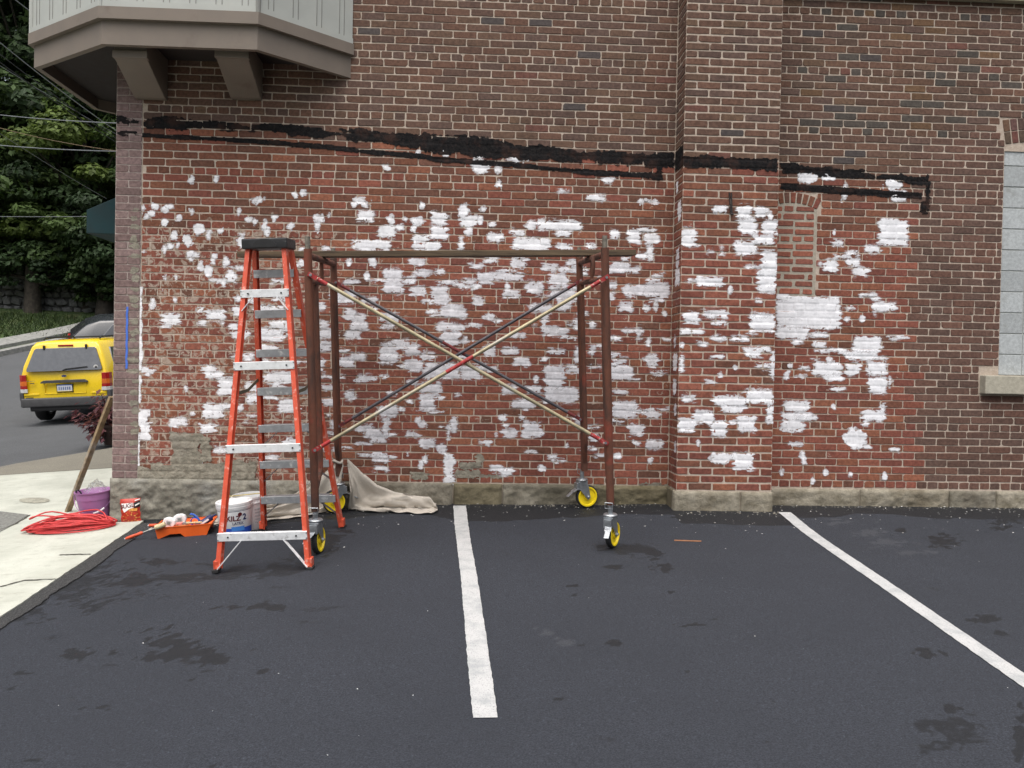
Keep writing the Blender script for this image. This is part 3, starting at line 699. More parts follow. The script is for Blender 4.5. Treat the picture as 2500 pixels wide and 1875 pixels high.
tar_t = NT('tar'); n1 = tar_t.noise(40, 5, .7); n2 = tar_t.noise(6, 4, .6); cc = tar_t.mix(tar_t.rng(n1, .35, .7), (.008, .008, .009), (.022, .020, .020)); cc = tar_t.mix(tar_t.rng(n2, .50, .70, 0, .6), cc, (.055, .030, .024)); cc = tar_t.mix(tar_t.rng(tar_t.noise(60, 4, .7), .6, .7, 0, .5), cc, (.08, .036, .028)); tar_t.col(cc); tar_t.rough(.95); tar_t.b.inputs['Specular IOR Level'].default_value = .08; tar_t.bump(n1, .6, .008); tar_mat = tar_t.m
cem = stone_mat('cement_smear', (.17, .155, .12), (.30, .275, .22), (.22, .20, .165), 14.)
ZA, ZB, ZC, ZD, ZE, ZF = (300,250,.36166), (1000,250,.31646), (300,700,.31646), (900,700,.36166), (1600,0,.40687), (1600,600,.40687)
D_A = '445,500,478,545 615,495,645,540 865,640,930,675 950,645,965,660 1148,605,1185,640 1200,585,1240,630 1752,422,1795,460 118,695,158,740 190,683,236,722 262,710,310,745 285,688,335,715 145,762,172,788 180,738,216,770 452,712,483,748 360,760,400,797 268,790,298,828 778,720,798,750 835,780,870,808 875,780,905,820 1002,765,1042,800 1385,752,1400,770 1295,765,1358,812 1290,810,1335,865 480,825,545,892 330,872,368,925 565,870,597,912 637,850,680,885 938,808,970,860 955,850,985,895 1112,818,1152,855 408,895,470,958 790,878,822,905 765,910,825,972 300,948,330,985 262,970,300,1010 358,942,382,978 133,998,155,1018 435,1003,478,1060 470,1015,508,1045 597,1015,638,1060 597,1062,622,1092 680,1050,720,1105 510,1072,545,1125 555,1105,605,1170 670,1195,695,1235 278,1175,302,1205 352,1172,375,1202 265,1258,280,1280 187,1340,215,1388 345,1325,362,1355 1555,645,1655,690 1545,675,1580,700 1620,680,1660,712 1785,765,1840,818 1895,770,1922,800 1955,780,2030,825 1845,830,1900,860 1940,835,1980,870 2012,678,2035,712 1350,968,1405,998 1195,978,1230,998 1510,1060,1540,1098 1195,1065,1228,1105 1660,1050,1710,1105 1980,1135,2088,1165 1635,1145,1668,1205 755,1310,800,1340'
B_A = '700,1130,765,1225 1580,730,1700,800 1720,835,1845,905 1545,930,1810,995 1760,1125,1890,1290 1880,1185,1985,1225 1405,1270,1560,1360 1600,1315,1710,1350 1000,1285,1130,1340 560,1405,690,1470 490,1380,560,1410 500,1470,570,1510 1310,1350,1370,1410 1545,1430,1640,1490'
D_C = '860,80,905,110 210,115,245,160 570,270,620,295 465,750,495,790 525,965,550,990 890,915,930,955 500,1370,540,1412 580,1355,608,1395 2140,930,2175,960 120,1420,165,1445'
B_C = '650,195,790,255 300,210,445,290 270,285,380,318 820,280,890,330 840,150,930,220 1010,150,1260,230 1125,270,1305,330 830,340,980,400 1030,330,1245,415 1495,260,1590,310 1495,320,1650,395 1500,420,1610,500 1710,170,1810,260 1755,265,1890,335 1710,340,1840,400 1990,200,2130,280 1990,280,2110,320 1040,450,1200,510 920,515,1010,570 1980,440,2120,595 2080,410,2210,480 1660,540,1800,620 1740,510,1880,570 1500,560,1560,660 135,620,250,665 165,650,220,690 600,610,740,650 635,650,770,710 735,705,850,840 1090,660,1330,740 1150,730,1220,770 950,740,1060,810 950,830,1080,900 1530,680,1720,710 1800,680,1935,735 1540,760,1650,800 1720,800,1790,870 1950,680,2060,705 1540,860,1660,920 625,905,770,1015 740,900,840,950 1200,875,1360,965 360,1010,500,1080 585,1060,720,1130 920,1030,985,1045 1235,1165,1370,1225 690,1235,805,1285 1960,910,2115,1010 2000,1000,2060,1180 1800,1060,1930,1110 1860,1090,1990,1170 1900,1150,2040,1200 1915,1270,2050,1355 1920,1385,2060,1425 1600,1030,1660,1100'
D_B = '60,355,85,400 245,345,297,415 500,405,590,445 770,415,895,455 470,460,605,545 655,490,705,540 668,603,710,655 1755,750,1800,780 1800,748,1855,768 1870,762,1915,782 80,773,117,810 380,790,460,895 540,805,580,838 520,885,565,930 610,915,668,960 10,893,108,940 5,950,48,1000 420,960,487,1018 590,1008,725,1075 895,910,985,965 50,1300,172,1330 475,1405,550,1445 740,1400,775,1440 1815,1565,1850,1610 1885,1550,1912,1605 1955,1620,1990,1650'
B_B = '1118,672,1255,692 1480,585,1575,620 1340,715,1520,755 160,842,290,940 380,870,520,955 155,955,295,1055 375,1040,425,1140 20,1020,150,1090 20,1080,235,1140 770,978,885,1030 985,915,1330,985 1115,985,1250,1030 790,1050,1085,1135 1130,1095,1260,1135 1360,1085,1450,1130 1550,980,1620,1050 1680,980,1780,1085 1760,965,1900,1000 1810,1010,1925,1095 1830,1095,1880,1220 1750,1165,1850,1205 1620,1190,1700,1215 0,1205,125,1260 460,1240,578,1280 555,1200,680,1235 780,1200,910,1290 1015,1250,1140,1300 1150,1265,1305,1310 1205,1220,1325,1255 1485,1270,1785,1310 1570,1230,1690,1280 520,1310,655,1390 640,1310,875,1370 215,1375,365,1405 405,1360,525,1405 0,1355,55,1400 1075,1320,1220,1410 895,1385,1028,1470 5,1420,130,1500 165,1420,298,1560 720,1445,848,1510 485,1500,575,1565 1050,1415,1330,1450 1090,1455,1340,1520 1485,1380,1600,1435 1490,1460,1585,1525 1650,1410,1900,1480 1820,1380,2005,1500 925,1565,1115,1615 1140,1520,1250,1600 1605,1540,1725,1610 235,1565,435,1659'
D_D = '790,1045,818,1072 850,985,872,1018 1325,1055,1350,1080 1145,1205,1190,1240 462,1060,527,1120 1650,1128,1712,1155 1880,1160,1920,1195 775,190,850,230 670,250,760,270 600,345,690,380 1785,1045,1835,1075 255,1115,272,1145 340,1185,372,1225 365,1145,400,1195 305,880,350,925 335,910,395,955 1500,1000,1545,1035 1110,595,1150,640'
B_D = '455,245,635,300 490,300,620,400 235,385,350,460 345,440,455,500 245,490,355,570 1165,175,1210,290 1170,270,1350,335 1380,215,1450,255 1480,230,1530,275 960,305,1070,340 770,395,860,470 895,410,1010,460 1215,420,1340,450 970,475,1090,540 370,520,620,620 615,535,760,625 750,535,860,570 1190,530,1330,690 1330,550,1440,585 1060,665,1170,720 1180,680,1410,780 245,625,330,660 345,650,495,725 335,725,455,840 890,665,1000,725 970,760,1125,825 1590,530,1790,625 1640,480,1750,515 1870,455,1960,550 1585,330,1660,360 1710,285,1850,310 1800,265,1845,355 1870,350,1910,400 1485,395,1535,460 1390,400,1435,510 1580,440,1690,470 1650,695,1740,725 1600,820,1650,940 1640,775,1810,880 1870,840,1970,885 1755,930,1860,1005 1870,1035,1985,1095 875,870,940,905 900,960,1010,1020 1035,910,1170,1015 820,1200,920,1250 880,1225,980,1280 245,975,345,1020 525,935,555,1040 555,880,598,985 335,1030,455,1090 505,1130,580,1340 1380,870,1460,930'
D_E = '865,1035,970,1100 995,1048,1072,1080 1118,1098,1150,1195 1380,1075,1480,1140 350,1235,430,1280 670,1265,705,1310 1062,1380,1085,1415'
B_E = '1415,1140,1505,1205 487,1228,575,1310 590,1238,675,1305 495,1310,610,1405 635,1325,735,1405 145,1370,245,1480 475,1450,600,1530 580,1410,705,1465 630,1500,730,1659 1335,1315,1515,1470 1058,1440,1138,1475 1250,1470,1348,1520 1145,1505,1225,1535 1135,1545,1228,1595 1012,1555,1090,1635 1180,1605,1280,1655'
D_F = '435,240,460,285 1142,430,1168,452 1225,425,1255,452 145,585,172,610 380,762,405,785 470,718,495,742 790,708,818,728 775,760,805,805 845,770,900,792 1030,675,1055,705 1395,790,1418,850 240,1168,270,1198 1060,955,1080,978 1135,1100,1265,1215 865,1240,905,1305 740,1345,770,1378 930,1398,955,1425 1008,1345,1032,1370 1160,1360,1185,1385 1365,1360,1390,1400 325,1245,455,1298 1130,365,1195,390'
B_F = '610,150,728,280 240,185,415,240 725,310,1110,490 725,490,915,558 725,290,800,330 1300,340,1450,390 1300,380,1340,420 170,400,268,470 275,390,445,430 565,405,715,515 145,500,295,528 325,540,430,565 450,545,560,568 230,582,320,600 530,610,640,670 140,645,172,765 690,640,722,800 935,515,1030,550 940,575,1030,608 1185,550,1360,640 1130,635,1340,680 1140,700,1230,775 1265,690,1390,775 945,700,1120,775 1000,770,1135,810 1275,790,1390,890 1050,850,1140,872 540,860,715,945 348,900,545,960 395,950,545,1000 150,900,250,935 225,988,345,1062 133,1035,240,1115 335,1055,435,1145 430,1045,500,1070 490,1020,605,1115 665,950,712,1070 770,930,930,990 755,995,940,1050 755,1045,890,1115 1235,985,1385,1050 1235,1040,1285,1080 1345,950,1380,1000 465,1240,590,1345'
pats = []
for z_, dd, bb in ((ZA,D_A,B_A),(ZB,D_B,B_B),(ZC,D_C,B_C),(ZD,D_D,B_D),(ZE,D_E,B_E),(ZF,D_F,B_F)):
    for style, txt in (('d', dd), ('b', bb)):
        for item in txt.split():
            a = [float(q) for q in item.split(',')]
            pats.append((z_[0]+a[0]*z_[2], z_[1]+a[1]*z_[2], z_[0]+a[2]*z_[2], z_[1]+a[3]*z_[2], style))
rs = random.Random(77)                                # thin brush smears between the traced patches
for i in range(150):
    if i < 110: x, y = rs.uniform(500, 1625), rs.uniform(640, 1120)
    elif i < 130: x, y = rs.uniform(1665, 1870), rs.uniform(560, 1140)
    else: x, y = rs.uniform(1915, 2180), rs.uniform(620, 1120)
    w_, h_ = rs.uniform(14, 52), rs.uniform(4, 9); pats.append((x, y, x+w_, y+h_, 'b'))
pats.sort(key=lambda p: -(p[2]-p[0])*(p[3]-p[1]))
small = {}
for k, (x0, y0, x1, y1, style) in enumerate(pats):
    cx = (x0+x1)/2
    sec, par, yy = (pil, o_pil, -PD) if 1652 < cx < 1897 else (main, o_main, 0.) if cx < 1652 else (right, o_right, 0.)
    p, q = W(x0, y1, yy), W(x1, y0, yy)
    if style == 'd': ex = .004
    else: ex = .003
    p, q = p-[ex,0,ex], q+[ex,0,ex]
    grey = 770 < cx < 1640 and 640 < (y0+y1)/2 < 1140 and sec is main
    f = rect_field(p[0], q[0], p[2], q[2], style, 100+k*3)
    sec2, par2 = sec, par
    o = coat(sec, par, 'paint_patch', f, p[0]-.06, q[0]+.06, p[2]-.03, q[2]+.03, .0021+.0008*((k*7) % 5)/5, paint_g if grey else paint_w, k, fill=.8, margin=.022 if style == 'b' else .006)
    if o is not None and k >= 270:
        o.name = 'paint_dab'; small.setdefault(par.name, []).append(o)
for nm, obs in small.items():                       # the smallest dabs joined per wall
    V, Q, K_, n = [], [], [], 0
    for o in obs:
        me = o.data; kk = np.empty(len(me.vertices)*4, np.float32); me.color_attributes['col'].data.foreach_get('color', kk); K_.append(kk.reshape(-1, 4)); v = np.empty(len(me.vertices)*3, np.float32); me.vertices.foreach_get('co', v); V.append(v.reshape(-1, 3))
        q = np.empty(len(me.loops), np.int32); me.loops.foreach_get('vertex_index', q); Q.append(q.reshape(-1, 4)+n); n += len(me.vertices)
        par = o.parent; bpy.data.objects.remove(o); bpy.data.meshes.remove(me)
    fast_mesh('paint_dabs', np.concatenate(V), np.concatenate(Q), paint_w, par, True, kind='stuff', col=np.concatenate(K_))
# ragged paint along the joint between corner pier and wall, and on the pilaster's side
def band(pts):
    P = np.array(pts)                                # x, top, bottom in world u, v
    def f(U, V, H): 
        t_ = np.interp(U, P[:,0], P[:,1]); b_ = np.interp(U, P[:,0], P[:,2]); e = np.minimum(U-P[0,0], P[-1,0]-U)
        return np.minimum(np.minimum(t_-V, V-b_), e)
    return f
def vstrip(x0, x1, y0, y1, seed, amp=.02):
    a, b = W(x0, y1), W(x1, y0)
    def f(U, V, H): return np.minimum(np.minimum(U-a[0], b[0]-U)+amp*fbm(U*30, V*26, seed, 3)*1.6+.02*(fbm(V*3, V*0, seed+4)), np.minimum(V-a[2], b[2]-V))
    return f, a, b
for i, (x0, x1, y0, y1, am) in enumerate([(336,349,700,905,.02),(334,346,915,985,.018),(335,341,1055,1150,.012),(337,360,998,1040,.05),(346,367,1030,1075,.06)]):
    f, a, b = vstrip(x0, x1, y0, y1, 400+i, am); coat(main, o_main, 'paint_patch', f, a[0]-.05, b[0]+.05, a[2]-.01, b[2]+.01, .004, paint_w, i, fill=.6)
for i, (u0, u1, y0, y1) in enumerate([(-.27,-.14,490,545),(-.24,-.12,605,660),(-.28,-.10,655,700),(-.2,-.1,815,850),(-.25,-.08,860,905),(-.26,-.16,985,1015),(-.24,-.1,925,965),(-.28,-.2,1075,1105),(-.14,-.06,440,470)]):
    za, zb = W(1650, y1, -.15)[2], W(1650, y0, -.15)[2]; f = rect_field(u0, u1, za, zb, 'b', 500+i)
    coat(side, o_pil, 'paint_patch', f, u0-.04, u1+.04, za-.02, zb+.02, .0018, paint_g if i % 2 else paint_w, i)
# two ragged bands of roofing tar from a vanished lean-to roof
T1 = [(350,298,313),(378,284,316),(408,279,319),(440,288,319),(470,296,318),(517,296,319),(590,302,321),(662,305,325),(740,308,330),(806,313,336),(880,320,342),(951,322,348),(1010,326,362),(1063,328,376),(1130,330,378),(1190,336,380),(1250,348,386),(1316,356,393),(1400,366,398),(1506,371,403),(1580,373,406),(1645,366,410)]
T1R = [(1905,398,428),(1960,405,430),(2047,411,433),(2120,419,440),(2200,426,446),(2262,430,454)]
T1P = [(1660,379,405),(1720,381,409),(1800,384,413),(1900,386,418)]
T2 = [(346,326,336),(470,331,342),(589,336,349),(700,345,357),(806,354,367),(920,366,378),(1023,375,388),(1063,382,395),(1160,389,402),(1253,396,409),(1350,407,419),(1443,415,428),(1540,419,434),(1617,421,440)]
T2R = [(1905,446,461),(1980,450,468),(2047,456,475),(2150,464,480),(2251,471,486)]
def tar(sec, par, pts, yy, seed, am, sparse):
    P = [(W(x, t_, yy)[0], W(x, t_, yy)[2], W(x, b_, yy)[2]) for x, t_, b_ in pts]; bf = band(P)
    def f(U, V, H):
        r = bf(U, V, H)+1.5*am*fbm(U*7, V*14, seed, 4)+.9*am*fbm(U*38, V*38, seed+3, 3)
        r = r-np.clip(fbm(U*5, V*30, seed+8, 3)-.12, 0, 1)*sparse
        return r-np.where(H < -.003, np.clip(fbm(U*3, V*8, seed+11, 2)+.02, 0, 1)*sparse*.9, 0)
    zs = [p[1] for p in P]+[p[2] for p in P]
    coat(sec, par, 'tar_streak', f, P[0][0]-.03, P[-1][0]+.03, min(zs)-.06, max(zs)+.06, .004, tar_mat, seed, fill=.35, rough=.004)
tar(main, o_main, T1, 0., 610, .048, .13); tar(main, o_main, T2, 0., 620, .014, .05); tar(right, o_right, T1R, 0., 630, .045, .16); tar(right, o_right, T2R, 0., 640, .012, .05); tar(pil, o_pil, T1P, -PD, 650, .04, .1)
zt, zb = W(1650, 362, -.15)[2], W(1650, 412, -.15)[2]
coat(side, o_pil, 'tar_streak', lambda U, V, H: np.minimum(zt-V, V-zb)+.05*fbm(U*12, V*16, 77, 3), -.29, -.005, zb-.05, zt+.05, .004, tar_mat, 3, fill=.5, rough=.005)
for i, (x0, x1, y0, y1) in enumerate([(2258,2271,440,515),(2246,2268,490,522),(1600,1618,395,445),(2008,2014,455,470)]):
    a, b = W(x0, y1), W(x1, y0); sec, par = (right, o_right) if x0 > 1900 else (main, o_main)
    coat(sec, par, 'tar_streak', rect_field(a[0], b[0], a[2], b[2], 'b', 660+i), a[0]-.03, b[0]+.03, a[2]-.02, b[2]+.02, .004, tar_mat, i, fill=.5)
for i, (x0, x1, y0, y1) in enumerate([(279,310,285,302),(300,340,290,304),(284,340,322,330)]):
    a, b = W(x0, y1), W(x1, y0); coat(pier, o_pier, 'tar_streak', rect_field(a[0], b[0], a[2], b[2], 'b', 670+i), a[0]-.02, b[0]+.02, a[2]-.02, b[2]+.02, .002, tar_mat, i)
# cement smeared over the lowest courses
for i, (x0, y0, x1, y1) in enumerate([(420,1062,486,1140),(490,1062,517,1128),(330,1150,625,1173),(365,1132,560,1166),(566,1130,622,1170),(340,1155,420,1172),(1117,1126,1176,1146),(1112,1146,1172,1164),(1108,1158,1228,1168),(1160,1108,1180,1140),(1560,1178,1640,1192),(1000,1150,1050,1170)]):
    a, b = W(x0, y1), W(x1, y0); coat(main, o_main, 'cement_smear', rect_field(a[0], b[0], a[2], b[2], 'b' if i > 5 else 'c', 700+i), a[0]-.06, b[0]+.06, a[2]-.03, b[2]+.03, .004 if i > 5 else .009, cem, i, fill=.8, rough=.012)
for i in range(26):                                   # cement scraps left on the pier's inner edge
    yy_ = 500+i*25+rb.uniform(-8, 8); x0 = 318+rb.uniform(-4, 6); a, b = W(x0, yy_+rb.uniform(8,16)), W(340, yy_)
    coat(pier, o_pier, 'cement_smear', rect_field(a[0], b[0], a[2], b[2], 'd', 740+i), a[0]-.02, b[0]+.02, a[2]-.02, b[2]+.02, .0015, cem, i)
# strip of blue masking tape
a, b = W(306, 900, -.008), W(313, 749, -.008)
tp = MB(); n = 16
V = [(a[0]+(j*(b[0]-a[0]))+.002*math.sin(i*1.7), -.0075-.001*math.sin(i*2.3), a[2]+(b[2]-a[2])*i/n) for i in range(n+1) for j in (0, 1)]
o = mesh_obj('masking_tape', V, [(2*i, 2*i+1, 2*i+3, 2*i+2) for i in range(n)], mat('blue_tape', (.055, .145, .55), .6, var=.08), None)
sol = o.modifiers.new('thickness', 'SOLIDIFY'); sol.thickness = .001
tag(o, 'vertical strip of blue masking tape stuck on the mauve brick pier', 'tape')
# ------------------------------------------------------------------ corner oriel
zb = W(840, 187)[2]-.01
PLAN = [(-1.085, .0), (-1.745, -.615), (-2.965, -.615), (-3.80, .03), (-3.80, 1.25), (-3.05, 2.0)]
def off(pl, d):
    out = []; n = len(pl)
    for i, p in enumerate(pl):
        p = Vector(p); ns = []
        if i > 0: e = (p-Vector(pl[i-1])).normalized(); ns.append(Vector((-e.y, e.x))*-1)
        if i < n-1: e = (Vector(pl[i+1])-p).normalized(); ns.append(Vector((-e.y, e.x))*-1)
        ns = [q if True else q for q in ns]
        m = sum(ns, Vector((0, 0))); m.normalize(); k = d/max(.3, m.dot(ns[0])); out.append((p.x+m.x*k, p.y+m.y*k))
    return out
_c = Vector((-2.4, .6)); _t = off(PLAN, .1)
SGN = 1 if (Vector(_t[1])-_c).length > (Vector(PLAN[1])-_c).length else -1
def ring(d0, d1, z0, z1, name, material, parent, lo=0, hi=None):
    a, b_ = off(PLAN, SGN*d0)[lo:hi], off(PLAN, SGN*d1)[lo:hi]; m = MB(); n = len(a)
    v = [(x, y, z) for pl, z in ((a, z0), (b_, z0), (b_, z1), (a, z1)) for x, y in pl]
    f = []
    for i in range(n-1):
        for q in range(4): f.append((q*n+i, q*n+i+1, ((q+1) % 4)*n+i+1, ((q+1) % 4)*n+i))
    f += [(0, n, 2*n, 3*n), (n-1, 4*n-1, 3*n-1, 2*n-1)]
    m.add(v, f); return m.build(name, material, parent)
taupe = mat('taupe_trim', (.168, .138, .113), .6, var=.07, scale=5, dirt=(.12, .09, .07), dirt_scale=3, dirt_amt=.1)
siding = mat('pale_siding', (.37, .38, .355), .55, var=.05, scale=4, dirt=(.36, .36, .33), dirt_scale=4, dirt_amt=.2)
seam = mat('siding_seam', (.20, .20, .185), .7, var=.1)
z1, z2, z3 = zb+.19, zb+.285, zb+2.9
oriel = ring(-.05, 0., zb, z1+.01, 'corner_oriel', taupe, building)
ring(-.05, .042, z1, z2, 'lip_moulding', taupe, oriel)
for i in range(5):
    ring(-.06, .018, z2, z3, 'siding_panel', siding, oriel, i, i+2)
    a, b_ = [Vector(q) for q in off(PLAN, SGN*.018)[i:i+2]]; d = (b_-a); L = d.length; d.normalize(); nrm = Vector((d.y, -d.x))
    if nrm.dot((a+b_)/2-_c) < 0: nrm = -nrm
    n = max(2, int(round(L/.205)))
    if i < 4:
        for k in range(n):
            c_ = a+d*(L*(k+.5)/n)
            m = MB()
            for s_ in (-.024, .024):                  # the two edges of a raised seam
                e = c_+d*s_; m.beam((e.x, e.y, z2+.055), (e.x, e.y, z3), .006, .006, (nrm.x, nrm.y, 0))
            m.build('seam', seam, oriel)
        e0, e1 = a+d*.0+nrm*.004, b_+nrm*.004
        MB().beam((e0.x, e0.y, z2+.026), (e1.x, e1.y, z2+.026), .012, .05).build('starter_strip', siding, oriel)
for k in range(1, 5):                                  # corner posts
    p = off(PLAN, SGN*.020)[k]; MB().lathe([(.020, z2), (.020, z3)], 8, (p[0], p[1], 0)).build('corner_bead', siding if k != 1 else seam, oriel)
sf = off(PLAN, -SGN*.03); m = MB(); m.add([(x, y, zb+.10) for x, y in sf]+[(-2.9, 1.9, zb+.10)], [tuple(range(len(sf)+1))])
m.build('soffit', mat('soffit_boards', (.028, .022, .02), .8, var=.2), oriel)  # near-black base colour holds the deep shade under the oriel
m = MB(); m.add([(x, y, z3) for x, y in sf]+[(-2.9, 1.9, z3)], [tuple(range(len(sf)+1))]); m.build('oriel_roof', seam, oriel)
for xa, xb in ((278, 358), (527, 606)):
    x0, x1 = W(xa, 132, -.50)[0], W(xb, 132, -.50)[0]; yf = -.50
    zf = W((xa+xb)/2, 141, yf)[2]; zw = W((xa+xb)/2+40, 244)[2]
    m = MB(); m.prism([(.03, zw), (-.06, zw+.0), (yf, zf), (yf, zf+.06), (yf+.0, zb+.11), (.03, zb+.11)], x0, x1, lambda u, v, h: (h, u, v))
    br = m.build('bracket', taupe, oriel, bevel=.006)
    MB().box((x0-.008, yf-.015, zf-.004), (x1+.008, yf+.05, zf+.055)).build('bracket_nose', taupe, br, bevel=.004)
# storefront cornice under the far side of the oriel, and the awning on the street side
MB().box((-3.62, 1.5, zb-.42), (-3.05, 7., zb-.25)).build('shop_cornice', taupe, building, bevel=.01)
aw = mat('awning_canvas', (.008, .034, .040), .75, var=.2, scale=6)
ax, ay = W(211, 540, 1.1)[0], 1.1
za, zb2, zc2 = W(283, 438, 1.1)[2], W(211, 512, 1.1)[2], W(211, 569, 1.1)[2]
m = MB(); m.prism([(-3.07, za+.03), (ax, zb2), (ax, zc2), (-3.07, zc2)], ay, 3.6, lambda u, v, h: (u, h, v)); awn = m.build('awning', aw, building, bevel=.006)
MB().box((ax+.01, 3.62, zc2-.10), (-3.07, 3.9, zc2-.02)).build('awning_arm', mat('dark_steel', (.03, .03, .03), .5, .5), awn)

# ================================================================== stepladder
orange = mat('ladder_orange', (.56, .078, .036), .42, var=.10, scale=7, dirt=(.70, .40, .33), dirt_scale=26, dirt_amt=.25)
alu = mat('aluminium', (.36, .37, .385), .45, .6, var=.10, scale=30, dirt=(.75, .75, .74), dirt_scale=18, dirt_amt=.2)  # grey lowered so the colour carries the shade on the steps
alu_w = mat('aluminium_bright', (.74, .75, .76), .45, .25, var=.08, scale=30, dirt=(.30, .29, .28), dirt_scale=25, dirt_amt=.12)
blackp = mat('black_plastic', (.018, .018, .020), .5, var=.25, scale=20, dirt=(.2, .2, .2), dirt_scale=30, dirt_amt=.03)
rubber = mat('rubber', (.02, .02, .021), .8, var=.3)
lad = thing('step_ladder', 'tall orange fibreglass stepladder with black top cap and aluminium steps', 'ladder', ground_frame(-1.338, -1.225, R(-3), lean=(.018, 0)))
def rail(p, q, name, outward, facing):
    p, q = Vector(p), Vector(q); m = MB(); d = (q-p).normalized(); f = Vector((0, facing, 0)); f = (f-d*f.dot(d)).normalized(); sx = Vector((outward, 0, 0))
    m.beam(p, q, .006, .066, f)                        # web
    for s_ in (-1, 1): o_ = f*s_*.030-sx*.014; m.beam(p+o_, q+o_, .030, .007, f)
    return m.build(name, orange, lad, bevel=.0015, seg=1)
TZ = 2.20
RB = lambda s_, z: Vector((s_*(.320-.180*z/TZ), -.555+.49*z/TZ, z))     # plain back rails, towards the car park
RS = lambda s_, z: Vector((s_*(.325-.185*z/TZ), .545-.46*z/TZ, z))       # step rails, towards the wall
for s_ in (-1, 1):
    rail(RB(s_, .02), RB(s_, TZ), 'back_rail', s_, -1); rail(RS(s_, .02), RS(s_, TZ), 'step_rail', s_, 1)
    for fn in (RB, RS):
        p = fn(s_, 0.); MB().box((p.x-.021, p.y-.038, 0), (p.x+.021, p.y+.038, .022)).build('foot', rubber if fn is RB else rubber, lad, bevel=.005)
        p2 = fn(s_, .055); MB().box((p2.x-.0175, p2.y-.035, .02), (p2.x+.0175, p2.y+.035, .08)).build('shoe', orange, lad, bevel=.004)
for k in range(7):
    z = .29+.2925*k; a, b_ = RS(-1, z), RS(1, z); m = MB()
    m.box((a.x+.006, a.y-.045, z-.006), (b_.x-.006, a.y+.04, z)); m.box((a.x+.006, a.y-.047, z-.055), (b_.x-.006, a.y-.041, z+.004)); m.box((a.x+.006, a.y+.036, z-.04), (b_.x-.006, a.y+.04, z-.004))
    stp = m.build('step', alu, lad, bevel=.002, seg=1)
    if k in (0, 1, 2):
        for s_ in (-1, 1):
            e = RS(s_, z-.19); q = Vector((s_*(abs(a.x)-.17), a.y, z-.03)); MB().beam(e, q, .004, .024, (0, 1, .3)).build('knee_brace', alu, stp)
for k, z in enumerate((.235, .815, 1.375, 1.875)):
    a, b_ = RB(-1, z), RB(1, z); m = MB(); m.box((a.x-.004, a.y-.048, z-.028), (b_.x+.004, a.y-.042, z+.028)); m.box((a.x, a.y-.043, z+.023), (b_.x, a.y-.012, z+.027)); m.box((a.x, a.y-.043, z-.027), (b_.x, a.y-.012, z-.023))
    hz = m.build('back_bar', alu_w, lad, bevel=.0015, seg=1)
    for s_ in (-1, 1):
        MB().lathe([(.006, -.054), (.006, -.046), (.003, -.045)], 8, (s_*(abs(a.x)-.05*(1.4 if k == 0 else 1)), a.y, z), 'y').build('rivet', blackp, hz)
        for dz in (-.018, .018): MB().lathe([(.005, -.052), (.006, -.046)], 8, (s_*(abs(a.x)), a.y, z+dz), 'y').build('rivet', alu, hz)
    if k in (0, 3):
        for s_ in (-1, 1):
            e = RB(s_, z-(.21 if k == 0 else .12)); q = Vector((s_*(abs(a.x)-(.16 if k == 0 else .085)), a.y-.04, z-.02)); MB().beam(e+Vector((-s_*.012, -.03, 0)), q, .005, .026, (0, 1, .2)).build('knee_brace', alu_w, hz)
for s_ in (-1, 1):
    a, b_ = RB(s_, 1.18), RS(s_, 1.24); c_ = (a+b_)/2+Vector((0, 0, -.03)); m = MB()
    for p, q in ((a, c_), (c_, b_)): m.beam(p-Vector((s_*.012, 0, 0)), q-Vector((s_*.012, 0, 0)), .004, .024)
    m.build('spreader', mat('olive_steel', (.16, .145, .10), .6, .5), lad)
capm = MB(); capm.box((-.162, -.13, TZ-.012), (.162, .12, TZ+.062)); cap = capm.build('top_cap', blackp, lad, bevel=.014, seg=3)
capm = MB(); capm.prism([(.085*math.cos(q), TZ-.002+.058*math.sin(q)) for q in np.linspace(0, math.pi, 14)], -.1355, -.128, lambda u, v, h: (u, h, v)); capm.build('tool_slot', rubber, cap)

# ================================================================== rolling scaffold
t = NT('rusty_steel'); n1 = t.noise(7, 6, .7, t.scaled(t.pos(), (1, 1, .35))); n2 = t.noise(40, 4, .7); n3 = t.noise(3, 4, .6)
c = t.mix(t.rng(n1, .35, .62), (.060, .030, .022), (.135, .048, .027)); c = t.mix(t.rng(n3, .55, .68, 0, .75), c, (.22, .045, .025)); c = t.mix(t.rng(n2, .6, .75, 0, .6), c, (.045, .035, .032)); t.col(c); t.rough(.8); t.b.inputs['Metallic'].default_value = .15; t.bump(n2, .3, .003); rust = t.m
zinc = mat('zinc_plate', (.40, .42, .44), .34, .85, var=.15, scale=40)
yellow = mat('yellow_hub', (.80, .60, .012), .45, var=.06)
brace_tan = mat('brace_tan', (.36, .31, .20), .45, .45, var=.25, scale=9, dirt=(.45, .45, .45), dirt_scale=3)
brace_dark = mat('brace_dark', (.10, .095, .105), .5, .5, var=.3, scale=8)
red = mat('red_paint', (.30, .026, .026), .65, var=.3, scale=40, dirt=(.5, .45, .4), dirt_scale=45, dirt_amt=.15)
dred = mat('dull_red_paint', (.16, .03, .03), .7, var=.3, scale=40)
SCX, SCY = -.03, -.80; HX, HY = 1.05, .645
scf = thing('scaffold', 'rusty brown steel scaffold tower with cross braces on yellow casters', 'scaffold', ground_frame(SCX, SCY, R(1.0), lean=(-.012, 0)))
SM = scf.matrix_world.copy(); SMI = SM.inverted()
FR = .0285; Z_BOT = .30; Z_TOP = 2.15
